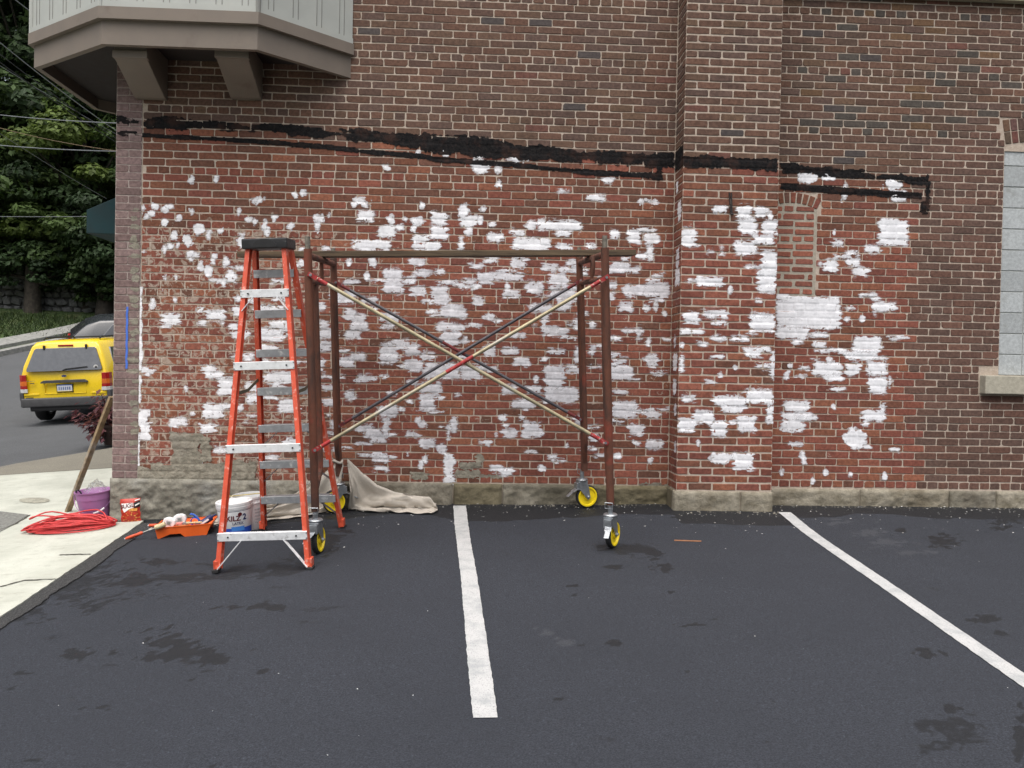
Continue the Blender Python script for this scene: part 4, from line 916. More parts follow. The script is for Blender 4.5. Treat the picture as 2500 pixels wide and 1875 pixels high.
for sx in (-1, 1):
    lean = .03 if sx > 0 else .0
    X = lambda z: sx*HX+lean*(z-1.2)*-.8
    m = MB()
    end = thing('end_frame', '', ''); del end['label'], end['category']; end.matrix_world = Matrix.Identity(4); end.parent = scf
    for sy in (-1, 1):
        y = sy*HY
        MB().tube([(X(Z_BOT), y, Z_BOT), (X(1.2), y, 1.2), (X(Z_TOP), y, Z_TOP)], FR, 12).build('post', rust, end, smooth=True)
        yi = y-sy*(.30 if (sx < 0 and sy < 0) else .11)
        MB().tube([(X(1.9), yi, 1.93), (X(1.2), yi, 1.2), (X(.62), yi, .64), (X(.5), yi+sy*.02, .54), (X(.4), y-sy*.03, .44), (X(.37), y-sy*.012, .38)], .0205, 10).build('inner_post', rust, end, smooth=True)
        MB().tube([(X(Z_TOP), y, Z_TOP-.05), (X(Z_TOP), y, Z_TOP+.085)], .0185, 10).build('coupling_pin', mat('pin_steel', (.20, .18, .15), .6, .5, var=.3, scale=30), end, smooth=True)
    MB().tube([(X(2.), -HY, 2.105), (X(2.), HY, 2.105)], .0235, 12).build('top_bar', rust, end, smooth=True)
    MB().tube([(X(1.84), -HY, 1.93), (X(1.84), HY, 1.93)], .0205, 12).build('lower_bar', rust, end, smooth=True)
    MB().tube([(X(1.9), -.02, 1.93), (X(1.9), -.02, 2.12)], .014, 10).build('spacer', rust, end, smooth=True)
    if sx > 0:
        MB().tube([(X(1.9)-.06, -HY+.22, 2.1), (X(1.9)-.055, -HY+.2, 2.04), (X(1.9)-.06, -HY+.22, 1.96)], .016, 10).build('hook', rust, end, smooth=True)
def caster(x, y, yaw, lever):
    p = SM @ Vector((x, y, 0)); gz = float(g(p.x, p.y))
    base = (SMI @ Vector((p.x, p.y, gz))).z
    cs = thing('caster', '', ''); del cs['label'], cs['category']; cs.matrix_world = Matrix.Identity(4); cs.parent = scf
    cs.location = (x, y, base); cs.rotation_euler = (0, 0, yaw)
    # local: wheel axis along y, trails to +x
    wz, wx, r = .101, .045, .101
    MB().lathe([(.076, -.020), (.092, -.022), (r, -.014), (r, .014), (.092, .022), (.076, .020)], 32, (wx, 0, wz), 'y', cap=False).build('tyre', rubber, cs, smooth=True)
    m = MB(); m.lathe([(.02, -.024), (.030, -.026), (.034, -.012), (.070, -.012), (.076, -.0240), (.0875, -.0240), (.0875, .0240), (.076, .0240), (.070, .012), (.034, .012), (.030, .026), (.02, .024)], 32, (wx, 0, wz), 'y')
    for k in range(6):
        a = k*math.pi/3+.3; m.beam((wx+.03*math.cos(a), 0, wz+.03*math.sin(a)), (wx+.072*math.cos(a), 0, wz+.072*math.sin(a)), .030, .006, (0, 1, 0))
    m.build('wheel_hub', yellow, cs, smooth=True)
    for s_ in (-1, 1):
        f = MB(); f.prism([(-.042, .232), (.035, .232), (.05, .19), (wx+.020, wz-.008), (wx, wz-.026), (wx-.020, wz-.004), (-.03, .17)], s_*.030, s_*.035, lambda u, v, h: (u, h, v)); f.build('fork', zinc, cs)
        MB().lathe([(.012, .034), (.012, .044), (.007, .047)] if s_ > 0 else [(.007, -.047), (.012, -.044), (.012, -.034)], 8, (wx, 0, wz), 'y').build('axle_nut', zinc, cs)
    MB().box((-.046, -.036, .228), (.042, .036, .240)).build('fork_top', zinc, cs, bevel=.003)
    MB().lathe([(.048, .240), (.052, .246), (.052, .254), (.044, .262), (.03, .266)], 20).build('swivel_plate', zinc, cs, smooth=True)
    MB().tube([(0, 0, .262), (0, 0, .33)], .019, 10).build('stem', zinc, cs, smooth=True)
    m = MB(); m.beam((-.03, 0, .19), (-.10, lever*.02, .155), .05, .007); m.beam((-.10, lever*.02, .155), (-.155, lever*.03, .118), .038, .006); m.box((-.062, -.03, .165), (-.028, .03, .228)); m.build('brake_pedal', zinc, cs, bevel=.003)
    m = MB(); m.tube([(-.028, -.03, .345), (-.028, .03, .345)], .004, 6); m.tube([(-.029, -.03, .345), (-.029, -.03, .305), (-.029, .03, .305), (-.029, .03, .345)], .0035, 6); m.build('locking_pin', zinc, cs)
    return cs
caster(HX+.021, -HY, R(58), -1); caster(HX, HY, R(14), -1); caster(-HX, -HY, R(80), 1); caster(-HX, HY, R(196), 1)
def brace(p, q, material, tip, name='cross_brace', mid=None):
    p, q = Vector(p), Vector(q); d = (q-p).normalized()
    o = MB().tube([p+d*.05, p+(q-p)*.5, q-d*.05], .0135, 10).build(name, material, scf, smooth=True)
    for a, s_, ln in ((p, 1, .13), (q, -1, .13)):
        MB().tube([a+d*s_*.055, a+d*s_*ln], .0142, 10).build('paint_end', tip, o, smooth=True)
        MB().beam(a-d*s_*.02, a+d*s_*.07, .030, .007, (0, 1, 0)).build('brace_tip', tip, o)
        MB().lathe([(.010, -.012), (.010, .012)], 8, tuple(a), 'y').build('stud', zinc, o)
    if mid is not None:
        c_ = (p+q)/2+d*mid; MB().tube([c_-d*.12, c_+d*.10], .0142, 10).build('paint_middle', tip, o, smooth=True)
zt_, zl_ = 1.97, .74
yf = -HY-.034
brace((-HX+.02, yf, zt_), (HX-.02, yf, zl_+.02), brace_tan, red); brace((-HX+.02, yf-.028, zl_+.01), (HX-.02, yf-.028, zt_-.03), brace_tan, red, mid=0.)
yr = HY-.034
brace((-HX+.02, yr, zt_-.02), (HX-.02, yr, zl_+.02), brace_dark, dred, mid=-.05); brace((-HX+.02, yr-.03, zl_), (HX-.02, yr-.03, zt_-.02), brace_dark, dred)
# plank across the frames
t = NT('old_plank'); n1 = t.noise(9, 6, .7, t.scaled(t.pos(), (.12, 1, 2.6))); n2 = t.noise(50, 3, .7, t.scaled(t.pos(), (.1, 1, 1)))
c = t.mix(t.rng(n1, .3, .7), (.050, .034, .022), (.15, .105, .062)); t.col(t.mix(t.rng(n2, .5, .7, 0, .5), c, (.03, .022, .017))); t.rough(.9); t.bump(n1, .4, .005); plankm = t.m
pl = thing('walk_board', 'weathered dark wooden plank laid across the top of the rusty scaffold', 'plank', SM @ Matrix.Translation((-.150, .06, 2.129)))
MB().box((-1.525, -.12, 0), (1.525, .12, .043)).build('board', plankm, pl, bevel=.004)
# ================================================================== drop cloth
t = NT('canvas'); n1 = t.noise(260, 2, .6); n2 = t.noise(5, 4, .6); c = t.mix(t.rng(n1, .3, .7), (.42, .38, .325), (.52, .475, .415)); t.col(t.mix(t.rng(n2, .4, .75, 0, .6), c, (.35, .31, .26))); t.rough(.95); t.bump(n1, .3, .002); canvas = t.m
cl = thing('drop_cloth', 'beige canvas drop cloth hitched on a scaffold leg and trailing along the wall', 'drop cloth', loc=tuple(G(845, 1250)))
cl_inv = cl.matrix_world.inverted()
def flap(ridge, front, back, seed, name, folds):
    """a sagging sheet from back edge over a ridge to the front edge; each a list of px + depth"""
    n = 70; m = 34; R3 = [np.array(p) for p in (ridge, front, back)]
    def interp(P, s_):
        d = np.concatenate([[0], np.cumsum(np.linalg.norm(np.diff(P, axis=0), axis=1))]); d /= d[-1]
        return np.stack([np.interp(s_, d, P[:, k]) for k in range(3)], -1)
    S = np.linspace(0, 1, n); r, f, b_ = (interp(P, S) for P in R3); V = []
    for j in range(m+1):
        t_ = j/m*2-1                                   # -1 back, 0 ridge, 1 front
        for i in range(n):
            e = f[i] if t_ > 0 else b_[i]; k = abs(t_)
            p = r[i]*(1-k)+e*k; h = r[i][2]-e[2]
            p = p.copy(); p[2] -= h*.30*math.sin(math.pi*k)*(.4+.6*k) if h > 0 else 0
            fo = folds*(math.sin(k*7.5-S[i]*3.2+seed)*.45+float(fbm(S[i]*3.2, k*6+seed, seed, 3))*1.9+float(fbm(S[i]*7, k*15, seed+5, 3))*.8+(.30-abs(float(fbm(S[i]*4-k*2.5, k*5+S[i], seed+9, 2)))*2.4)*1.1)*min(1, k*3+.25)*min(1, (1-k)*4+.3)*min(1., .22+S[i]*2)
            p[1] -= fo*.7; p[2] += fo*.5
            p[2] = max(p[2], float(g(p[0], p[1]))+.006+.006*(1+math.sin(i*.7+j)))
            V.append(p)
    V = np.array(V)-np.array(cl.location); I = np.arange(len(V)).reshape(m+1, n)
    Q = np.stack([I[:-1,:-1], I[:-1,1:], I[1:,1:], I[1:,:-1]], -1).reshape(-1, 4)
    o = fast_mesh(name, V, Q, canvas, cl, True); sd = o.modifiers.new('thickness', 'SOLIDIFY'); sd.thickness = .004; return o
wl_ = lambda px, py, y: list(W(px, py, y))
gr = lambda px, py: list(G(px, py)+[0, 0, .006])
flap([wl_(847,1120,-.16), wl_(880,1150,-.13), wl_(920,1185,-.14), wl_(965,1205,-.15), wl_(1010,1212,-.16), wl_(1050,1216,-.17), wl_(1066,1240,-.19)],
     [wl_(850,1140,-.20), wl_(855,1200,-.24), gr(850,1246), gr(900,1252), gr(960,1254), gr(1010,1257), gr(1050,1258), gr(1068,1250)],
     [wl_(849,1122,-.12), wl_(895,1180,-.05), wl_(935,1208,-.045), wl_(980,1222,-.045), wl_(1030,1228,-.05), wl_(1060,1236,-.06)], 3, 'right_flap', .10)
flap([wl_(836,1122,-.16), wl_(800,1150,-.16), wl_(765,1185,-.17), wl_(720,1218,-.18), wl_(670,1238,-.2), wl_(610,1246,-.22), wl_(560,1252,-.24), wl_(535,1260,-.26)],
     [wl_(838,1135,-.21), wl_(828,1190,-.24), gr(800,1250), gr(740,1264), gr(680,1270), gr(640,1275), gr(570,1282), gr(505,1283)],
     [wl_(834,1122,-.12), wl_(770,1175,-.05), wl_(700,1220,-.05), wl_(640,1240,-.06), wl_(560,1250,-.08), wl_(535,1258,-.1)], 8, 'left_flap', .08)
p = SM @ Vector((-HX, HY, .62))
m = MB(); a_ = np.linspace(0, 2*math.pi, 18, endpoint=False)
zc_ = W(842, 1125, -.16)[2]; ctr = Vector((p.x, p.y, zc_))-Vector(cl.location)
m.tube([ctr+Vector((.036*math.cos(q), .036*math.sin(q), .01*math.sin(2*q))) for q in a_], .011, 8, closed=True); m.build('hitch', canvas, cl, smooth=True)

# ================================================================== buckets
whitep = mat('white_plastic', (.72, .72, .72), .4, var=.04, scale=20, dirt=(.55, .54, .52), dirt_scale=14, dirt_amt=.12)
bluep = mat('label_blue', (.02, .075, .42), .4, var=.06); cyanp = mat('label_sky', (.06, .22, .62), .4, var=.06); navy = mat('label_navy', (.015, .02, .09), .45, var=.1)
maroon = mat('label_maroon', (.10, .008, .012), .45, var=.1); greyp = mat('label_grey', (.42, .42, .43), .5, var=.12, scale=160)
def bucket(x, y, r0, r1, h, label, yaw=0., lid=True):
    b_ = thing('paint_bucket', label, 'bucket', ground_frame(x, y, yaw), 'white paint buckets')
    if lid: MB().lathe([(.0, 0), (r0*.96, 0), (r0, .006), (r1, h*.80), (r1+.004, h*.80), (r1+.005, h*.84), (r1, h*.845)], 40).build('body', whitep, b_, smooth=True)
    else:
        MB().lathe([(.0, .0), (r0*.96, 0), (r0, .006), (r1, h*.80), (r1+.005, h*.80), (r1+.005, h*.84), (r1+.001, h*.845), (r1+.001, h*.93), (r1+.005, h*.935), (r1+.005, h), (r1-.004, h), (r0-.004, .02), (0, .02)], 40).build('body', whitep, b_, smooth=True)
    if lid: MB().lathe([(r1+.002, h*.84), (r1+.007, h*.85), (r1+.007, h*.90), (r1+.003, h*.91), (r1+.008, h*.92), (r1+.008, h*.985), (r1+.002, h), (r1-.012, h*.995), (r1-.014, h*.975), (0., h*.975)], 40, cap=False).build('lid', whitep, b_, smooth=True)
    m = MB(); m.tube([((r1+.012)*math.cos(q), (r1+.012)*math.sin(q)*.98, h*.80-.11*math.sin((q))**2) for q in np.linspace(0, math.pi, 20)], .0025, 6); m.build('handle', zinc, b_, smooth=True)
    return b_
bp = G(577, 1300); BR0, BR1, BH = .122, .134, .262
kb = bucket(bp[0], bp[1], BR0, BR1, BH, 'closed white paint bucket with a blue banded primer label behind the stepladder', R(0))
cyl = lambda r_off, ang0=0.: (lambda u, v: (lambda a, rr_: (rr_*math.sin(a), -rr_*math.cos(a), v))(u/BR1+ang0, BR0+(BR1-BR0)*v/(BH*.8)+r_off))
def wrap(name, a0, a1, z0, z1, material, r_off, par=kb, n=24):
    fn = cyl(r_off); V = [fn((a0+(a1-a0)*i/n)*BR1, z) for z in (z0, z1) for i in range(n+1)]
    return mesh_obj(name, V, [(i, i+1, n+2+i, n+1+i) for i in range(n)], material, par, True)
A0 = .18
wrap('label_band', -2.2, 1.5, .012, .062, bluep, .0012); wrap('label_box', A0-.18, A0+.62, .040, .075, cyanp, .002); wrap('label_rule', -2.2, 1.5, .196, .199, navy, .0012)
f2 = cyl(.0022); lettering('KILZ', .056, lambda u, v: f2(u+.022, v+.140), maroon, kb, .0016); lettering('2', .066, lambda u, v: f2(u+.112, v+.145), navy, kb, .002); lettering('LATEX', .030, lambda u, v: f2(u+.055, v+.100), navy, kb, .0004)
V = [f2(.075+.017*math.cos(q), .172+.015*math.sin(q)) for q in np.linspace(0, 2*math.pi, 16, endpoint=False)]; mesh_obj('label_emblem', V, [tuple(range(16))], maroon, kb)
bp2 = G(611, 1289); b2 = bucket(bp2[0], bp2[1]+.02, .122, .134, .27, 'open white paint bucket standing behind the closed one', 0, False)
MB().lathe([(0, .235), (.126, .235)], 30, cap=False).build('paint', paint_w, b2)
for k in range(5):
    fn = cyl(.002); V = [fn(BR1*(.55+.75*i/12), .06+k*.026+dz) for dz in (0, .010) for i in range(13)]; mesh_obj('label_text_lines', V, [(i, i+1, 14+i, 13+i) for i in range(12)], greyp, b2, True)
sk = thing('stir_stick', 'wooden stir stick lying across the open white bucket', 'stick', b2.matrix_world @ Matrix.Translation((0, 0, .2715)) @ Matrix.Rotation(R(14), 4, 'Z'))
MB().box((-.17, -.013, 0), (.13, .013, .004)).build('stick', mat('stick_wood', (.42, .34, .14), .7, var=.2), sk)
# purple bucket
pp = G(232, 1273); pr0, pr1, ph = .108, .148, .272
purple = mat('purple_plastic', (.34, .155, .335), .45, var=.06, scale=10, dirt=(.22, .10, .24), dirt_scale=8, dirt_amt=.15)
pb = thing('plastic_bucket', 'purple plastic bucket with a wire handle at the corner of the building', 'bucket', ground_frame(pp[0], pp[1]+.02, R(10)))
MB().lathe([(0, 0), (pr0, 0), (pr0+.004, .006), (pr1-.012, ph*.74), (pr1-.008, ph*.745), (pr1-.004, ph*.97), (pr1+.004, ph*.965), (pr1+.006, ph), (pr1-.004, ph), (pr1-.010, ph*.97), (pr0-.004, .012), (0, .012)], 44).build('body', purple, pb, smooth=True)
MB().tube([((pr1+.006)*math.cos(q), -(pr1+.004)*math.sin(q)*.80-.03*math.sin(q), ph*.93-.155*math.sin(q)**.8 if math.sin(q) > 0 else ph*.93) for q in np.linspace(0, math.pi, 26)], .003, 6).build('handle', mat('wire', (.25, .12, .27), .4, .4), pb, smooth=True)
ha = math.pi*.42; MB().tube([((pr1+.004)*math.cos(q), -(pr1+.008)*math.sin(q)*.80-.032*math.sin(q), ph*.93-.155*math.sin(q)**.8) for q in np.linspace(R(48), R(82), 6)], .0075, 8).build('grip', whitep, pb, smooth=True)
t = NT('clear_plastic'); t.col((.9, .9, .92)); t.rough(.15); t.b.inputs['Transmission Weight'].default_value = .9; t.b.inputs['IOR'].default_value = 1.15; t.b.inputs['Alpha'].default_value = .4; clearp = t.m
cb = thing('plastic_wrap', 'crumpled clear plastic sheet in the purple bucket', 'plastic sheet', pb.matrix_world @ Matrix.Translation((.02, .03, .15)))
V = []; n = 15
for i in range(n):
    for j in range(n):
        u, v = i/(n-1)*2-1, j/(n-1)*2-1; V.append((u*.092+.02*float(fbm(i*.6, j*.6, 4)), v*.09, .115+.16*max(0, 1-u*u-v*v)*.5+.09*float(fbm(i*.55, j*.55, 9, 3))))
I = np.arange(n*n).reshape(n, n); o = fast_mesh('sheet', V, np.stack([I[:-1,:-1], I[:-1,1:], I[1:,1:], I[1:,:-1]], -1).reshape(-1, 4), clearp, cb); 
so = thing('hand_brush', 'dark brush with a looped handle hooked over the rim of the purple bucket', 'brush', pb.matrix_world @ Matrix.Translation((-.07, .0, .10)))
MB().tube([(-.015,.03,-.08), (-.02,.02,.10), (-.035,.01,.165), (-.05,.0,.185), (-.066,.0,.178), (-.068,.0,.165)], .007, 8).build('handle', blackp, so, smooth=True)
MB().box((-.04, .0, -.085), (.02, .06, -.04)).build('bristles', blackp, so, bevel=.01)
# red extension cord: one long tube of loose loops
cp = G(172, 1297); corde = mat('red_cord', (.52, .045, .045), .5, var=.12, scale=20)
pts = []; N = 25
for k in range(N):
    aa = .37*rng.uniform(.72, 1.02); bb_ = .165*rng.uniform(.5, 1.05); cx_, cy_ = rng.normal(0, .02), rng.normal(0, .016); ro = rng.normal(.10, .05); zz = .008+.105*(k/N)
    for q in np.linspace(0, 2*math.pi, 30, endpoint=False):
        x, y = aa*math.cos(q)+cx_+.012*math.sin(3*q+k), bb_*math.sin(q)+cy_+.012*math.sin(2*q+k*2); hump = 1-.75*(abs(math.cos(q)))**3
        X_, Y_ = cp[0]+x*math.cos(ro)-y*math.sin(ro), cp[1]+x*math.sin(ro)+y*math.cos(ro)
        z = float(g(X_, Y_))+.018+.008+zz*hump*(.6+.5*float(vnoise(q*2, k*1.7, 4)))
        if k == N-1 and math.cos(q) < -.1: z += .085*(-math.cos(q)); 
        if k == N-2 and math.cos(q) > .2 and math.sin(q) > 0: z += .045*math.sin(q)
        pts.append((X_, Y_, z))
pts = [tuple(sum(pts[min(max(i+d, 0), len(pts)-1)][c] for d in (-1, 0, 1))/3 for c in range(3)) for i in range(len(pts))]
o = MB().tube(pts, .0062, 6).build('extension_cord', corde, None, smooth=True, sharp=2.); tag(o, 'red extension cord heaped in loose coils on the pavement', 'cord')
# leaning board
bt, tpn = G(165, 1254), W(276.5, 969, .05); board = thing('leaning_board', 'long weathered timber leaning against the corner of the building', 'timber', loc=tuple(bt))
d = Vector(tpn)-Vector(bt)
MB().beam((0, 0, .012), tuple(d+Vector((-.012, 0, 0))), .046, .032, (1, -.75, .2)).build('timber', mat('grey_timber', (.23, .165, .095), .85, var=.3, scale=18, dirt=(.42, .41, .38), dirt_scale=3, dirt_amt=.5, bump=.3), board, bevel=.003)
# snack bag
gp = G(321, 1278); bag = thing('snack_bag', 'small red foil snack bag propped against the foundation', 'snack bag', ground_frame(gp[0], gp[1]-.005, R(4)) @ Matrix.Rotation(R(-7), 4, 'X'))
redfoil = mat('red_foil', (.42, .035, .02), .35, var=.2, scale=30, dirt=(.62, .18, .03), dirt_scale=25, dirt_amt=.15)
BW, BHt = .084, .213
def bagz(u, v): return .030*max(0, (1-abs(u)**2.5))*max(0, math.sin(math.pi*min(1, max(0, v))))**.6
n = 18; V = []
for s_ in (-1, 1):
    for j in range(n+1):
        for i in range(n+1):
            u, v = i/n*2-1, j/n; wz = 1-.07*math.sin(math.pi*v); V.append((u*BW*wz+.003*math.sin(v*21), s_*bagz(u, v)+.003*float(fbm(i*.8, j*.8, 3)), v*BHt))
I = np.arange((n+1)**2).reshape(n+1, n+1); q1 = np.stack([I[:-1,:-1], I[:-1,1:], I[1:,1:], I[1:,:-1]], -1).reshape(-1, 4)
fast_mesh('pouch', V, np.concatenate([q1, q1[:, ::-1]+(n+1)**2]), redfoil, bag, True)
bf = lambda u, v, k=.0015: (u*BW, -bagz(u, v)-k-.002, v*BHt)
def decal(name, poly, material, k):
    c_ = np.mean(poly, axis=0); V = [bf(c_[0], c_[1], k)]; P = []
    for a, b_ in zip(poly, poly[1:]+poly[:1]): P += [a, ((a[0]+b_[0])/2, (a[1]+b_[1])/2)]
    V += [bf(u, v, k) for u, v in P]; nn_ = len(P); return mesh_obj(name, V, [(0, i+1, (i+1) % nn_+1) for i in range(nn_)], material, bag)
foilw = mat('foil_white', (.75, .74, .72), .4, var=.06); snack = mat('snack_gold', (.66, .30, .07), .5, var=.25, scale=60); foilk = mat('foil_black', (.015, .012, .012), .35, var=.2)
decal('logo_panel', [(-.86, .82), (.36, .83), (.40, .64), (.05, .60), (-.55, .46), (-.7, .6)], foilw, .002)
decal('dark_corner', [(.40, .83), (.97, .90), (.97, .66), (.46, .62)], foilk, .002); decal('dark_stripe', [(.5, .93), (.97, .98), (.97, .94), (.52, .89)], foilw, .002); decal('pale_stripe', [(.52, .74), (.92, .82), (.94, .77), (.56, .69)], foilw, .003)
for k in range(9):
    a = k/9*2*math.pi; cx_, cy_ = .08+.62*math.cos(a), .24+.15*math.sin(a)
    decal('printed_snack', [(cx_-.2*math.cos(a+.5), cy_-.05*math.sin(a+.5)-.02), (cx_+.22*math.cos(a+.25), cy_+.075*math.sin(a+.25)), (cx_+.24*math.cos(a-.25), cy_+.075*math.sin(a-.25)), (cx_-.2*math.cos(a-.4), cy_-.04*math.sin(a-.4))], snack, .002+.0003*k)
decal('printed_dip', [(-.1, .58), (.3, .62), (.75, .60), (.7, .50), (0, .50)], snack, .0025)
lettering('BUGL', .048, lambda u, v: bf((u-.020)/BW, (v+.152+u*.12)/BHt, .0035), mat('logo_red', (.10, .012, .012), .4, var=.1), bag, .001)

# ================================================================== paint tray with rollers and tape
tp_ = G(452, 1306); tray = thing('paint_tray', 'orange plastic paint tray full of rollers, brushes and tape', 'paint tray', ground_frame(tp_[0], tp_[1]+.07, R(6)))
TM = tray.matrix_world.copy(); orangep = mat('tray_orange', (.66, .105, .015), .42, var=.08)
def trayz(u): return .030+.060*0 if False else (.012 if u > .05 else .012+(.05-u)*.16)
n = 22; V = []
def tray_surf(inset, lift):
    v = []
    for j in range(9):
        for i in range(n+1):
            u = -.205+.41*i/n; w_ = -.125+.25*j/8
            e = min((abs(u)-.165)/.04, 1) if abs(u) > .165 else 0; e2 = min((abs(w_)-.095)/.03, 1) if abs(w_) > .095 else 0
            h = trayz(u); rim = .088; k = max(e, e2); z = h+(rim-h)*k**1.3 if k > 0 else h
            v.append((u, w_, z+lift))
    return v
V = tray_surf(0, 0); I = np.arange(len(V)).reshape(9, n+1); o = fast_mesh('tray_body', V, np.stack([I[:-1,:-1], I[:-1,1:], I[1:,1:], I[1:,:-1]], -1).reshape(-1, 4), orangep, tray, True); sd = o.modifiers.new('thickness', 'SOLIDIFY'); sd.thickness = .004
m = MB()
for s_ in (-1, 1): m.prism([(-.205, .0), (-.19, .0), (-.11, .028), (-.03, .028), (.0, .0), (.17, .0), (.21, .088), (-.22, .088)], s_*.124, s_*.128, lambda u, v, h: (u, h, v))
m.box((-.224, -.132, .083), (.214, -.124, .090)); m.box((-.224, .124, .083), (.214, .132, .090)); m.box((.206, -.13, .083), (.216, .13, .090)); m.box((-.226, -.13, .083), (-.216, .13, .090)); m.build('tray_rim', orangep, tray)
orange_h = mat('handle_orange', (.62, .085, .03), .45, var=.1, dirt=(.8, .75, .7), dirt_scale=40, dirt_amt=.05); cream = mat('roller_nap', (.55, .47, .28), .95, var=.2, scale=80, bump=.6, bscale=300); wire_w = mat('roller_wire', (.6, .58, .52), .4, .5)
def roller(label, m0, L=.1, nap=True):
    o = thing('mini_roller', label, 'paint roller', m0, 'small paint rollers by the tray')
    MB().lathe([(.007, 0), (.012, .01), (.0135, .05), (.011, .09), (.014, .13), (.009, .142)], 12, (0, 0, 0), 'x').build('handle', orange_h, o, smooth=True)
    MB().lathe([(.004, -.006), (.0075, -.004), (.0075, .002)], 8, (0, 0, 0), 'x').build('cap', whitep, o)
    MB().tube([(.14, 0, 0), (.20, 0, .002), (.222, .0, .012), (.205, -.035, .010), (.215, -.06, .004), (.30, -.06+.03, .004)], .0036, 6).build('wire', wire_w, o, smooth=True)
    if nap: MB().lathe([(.005, .255), (.019, .258), (.020, .31), (.019, .338), (.005, .34)], 14, (0, -.045, .004), 'x').build('nap', cream, o, smooth=True)
    return o
h0 = G(306, 1320)
d_ = Vector(TM @ Vector((-.13, -.10, .11)))-Vector(h0)-Vector((0, 0, .014))
def aim(p, d, roll=0.):
    xa = Vector(d).normalized(); ya = Vector((0, 0, 1)).cross(xa).normalized(); za = xa.cross(ya); mm = Matrix((xa, ya, za)).transposed().to_4x4(); mm.translation = Vector(p); return mm @ Matrix.Rotation(roll, 4, 'X')
roller('small paint roller with orange handle resting on the asphalt and tray edge', aim(Vector(h0)+Vector((0, 0, .014)), d_))
p0 = W(363, 1283, TM.translation.y+.09); roller('small paint roller with orange handle lying back inside the orange tray', aim(Vector(p0), TM @ Vector((.14, .03, .055))-Vector(p0)))
def white_case(label, px, py, y, rz, rx=0.):
    o = thing('tape_dispenser', label, 'dispenser', Matrix.Translation(Vector(W(px, py, y))) @ Matrix.Rotation(rz, 4, 'Z') @ Matrix.Rotation(rx, 4, 'Y'), 'white cases in the paint tray')
    m = MB(); m.prism([(.052, .0), (.044, .030), (.018, .043), (-.022, .043), (-.048, .028), (-.054, -.004), (-.042, -.034), (-.010, -.042), (.035, -.036)], -.022, .022, lambda u, v, h: (u, h, v)); m.build('case', whitep, o, bevel=.009, seg=3, smooth=True, sharp=1.2)
    for s_ in (-1, 1):
        MB().box((-.021, s_*.0225-.002, -.019), (.021, s_*.0225+.002, .019)).build('square_rim', greyp, o, bevel=.004); MB().box((-.013, s_*.0255-.0005, -.012), (.013, s_*.0255+.0005, .012)).build('window', mat('dull_green_glass', (.16, .19, .18), .3, var=.2), o)
    return o
ty = TM.translation.y
white_case('white rounded plastic case with a square window, propped lower in the tray', 415, 1276, ty-.02, R(-8), R(12)); white_case('white rounded plastic case with a square window, sitting higher beside blue tape', 440, 1267.5, ty+.03, R(6), R(-6))
ro = thing('tape_roll', 'bright blue strip of tape arching down into the orange tray', 'tape', TM @ Matrix.Translation((.055, .03, .06)))
pts = [(-.035, 0, .085), (-.01, 0, .075), (.015, 0, .05), (.035, 0, .02), (.045, 0, -.015)]; m = MB()
V = [(p[0]+ (0 if s_ else 0), p[1]+s_*.019, p[2]) for p in pts for s_ in (-1, 1)]; m.add(V, [(2*i, 2*i+1, 2*i+3, 2*i+2) for i in range(4)]); m.add([(x+.006, y, z+.004) for x, y, z in V], [(2*i, 2*i+2, 2*i+3, 2*i+1) for i in range(4)]); m.build('tape', mat('blue_tape', (.055, .145, .55), .6, var=.08), ro, smooth=True)
m = MB(); m.lathe([(.030, -.02), (.036, -.02), (.036, .02), (.030, .02)], 24, (.0, .0, .02), 'y', cap=False); m.build('roll', MATS['blue_tape'], ro, smooth=True)
tb = thing('caulk_tube', 'dark blue tube with a pale stripe lying in the tray', 'tube', TM @ Matrix.Translation((.125, -.02, .075)) @ Matrix.Rotation(R(-28), 4, 'Y') @ Matrix.Rotation(R(20), 4, 'Z'))
MB().lathe([(.0, -.085), (.024, -.085), (.026, -.08), (.026, .075), (.022, .082), (.010, .085), (.006, .12), (0, .12)], 18, (0, 0, 0), 'x').build('tube', navy, tb, smooth=True); MB().box((-.07, -.0275, -.006), (.05, -.024, .008)).build('stripe', whitep, tb)
br = thing('paint_brush', 'paint brush with pink paint-stained bristles in the tray', 'brush', TM @ Matrix.Translation((-.02, -.055, .092)) @ Matrix.Rotation(R(-6), 4, 'Z'))
MB().box((-.05, -.022, -.008), (.0, .022, .008)).build('bristles', mat('pink_bristle', (.60, .22, .19), .8, var=.25, scale=60), br, bevel=.004); MB().box((.0, -.021, -.007), (.03, .021, .007)).build('ferrule', zinc, br, bevel=.002); MB().lathe([(.012, .03), (.007, .07), (.009, .13), (.004, .15)], 10, (0, 0, 0), 'x').build('handle', cream, br, smooth=True)
# thin stick on the asphalt
sp_ = G(1646, 1321); sq = G(1712, 1323); o = MB().beam(tuple(sp_+[0,0,.006]), tuple(sq+[0,0,.006]), .010, .007).build('wood_strip', mat('orange_wood', (.35, .16, .08), .7, var=.2), None); tag(o, 'thin reddish wooden strip lying on the asphalt between the stall lines', 'stick')
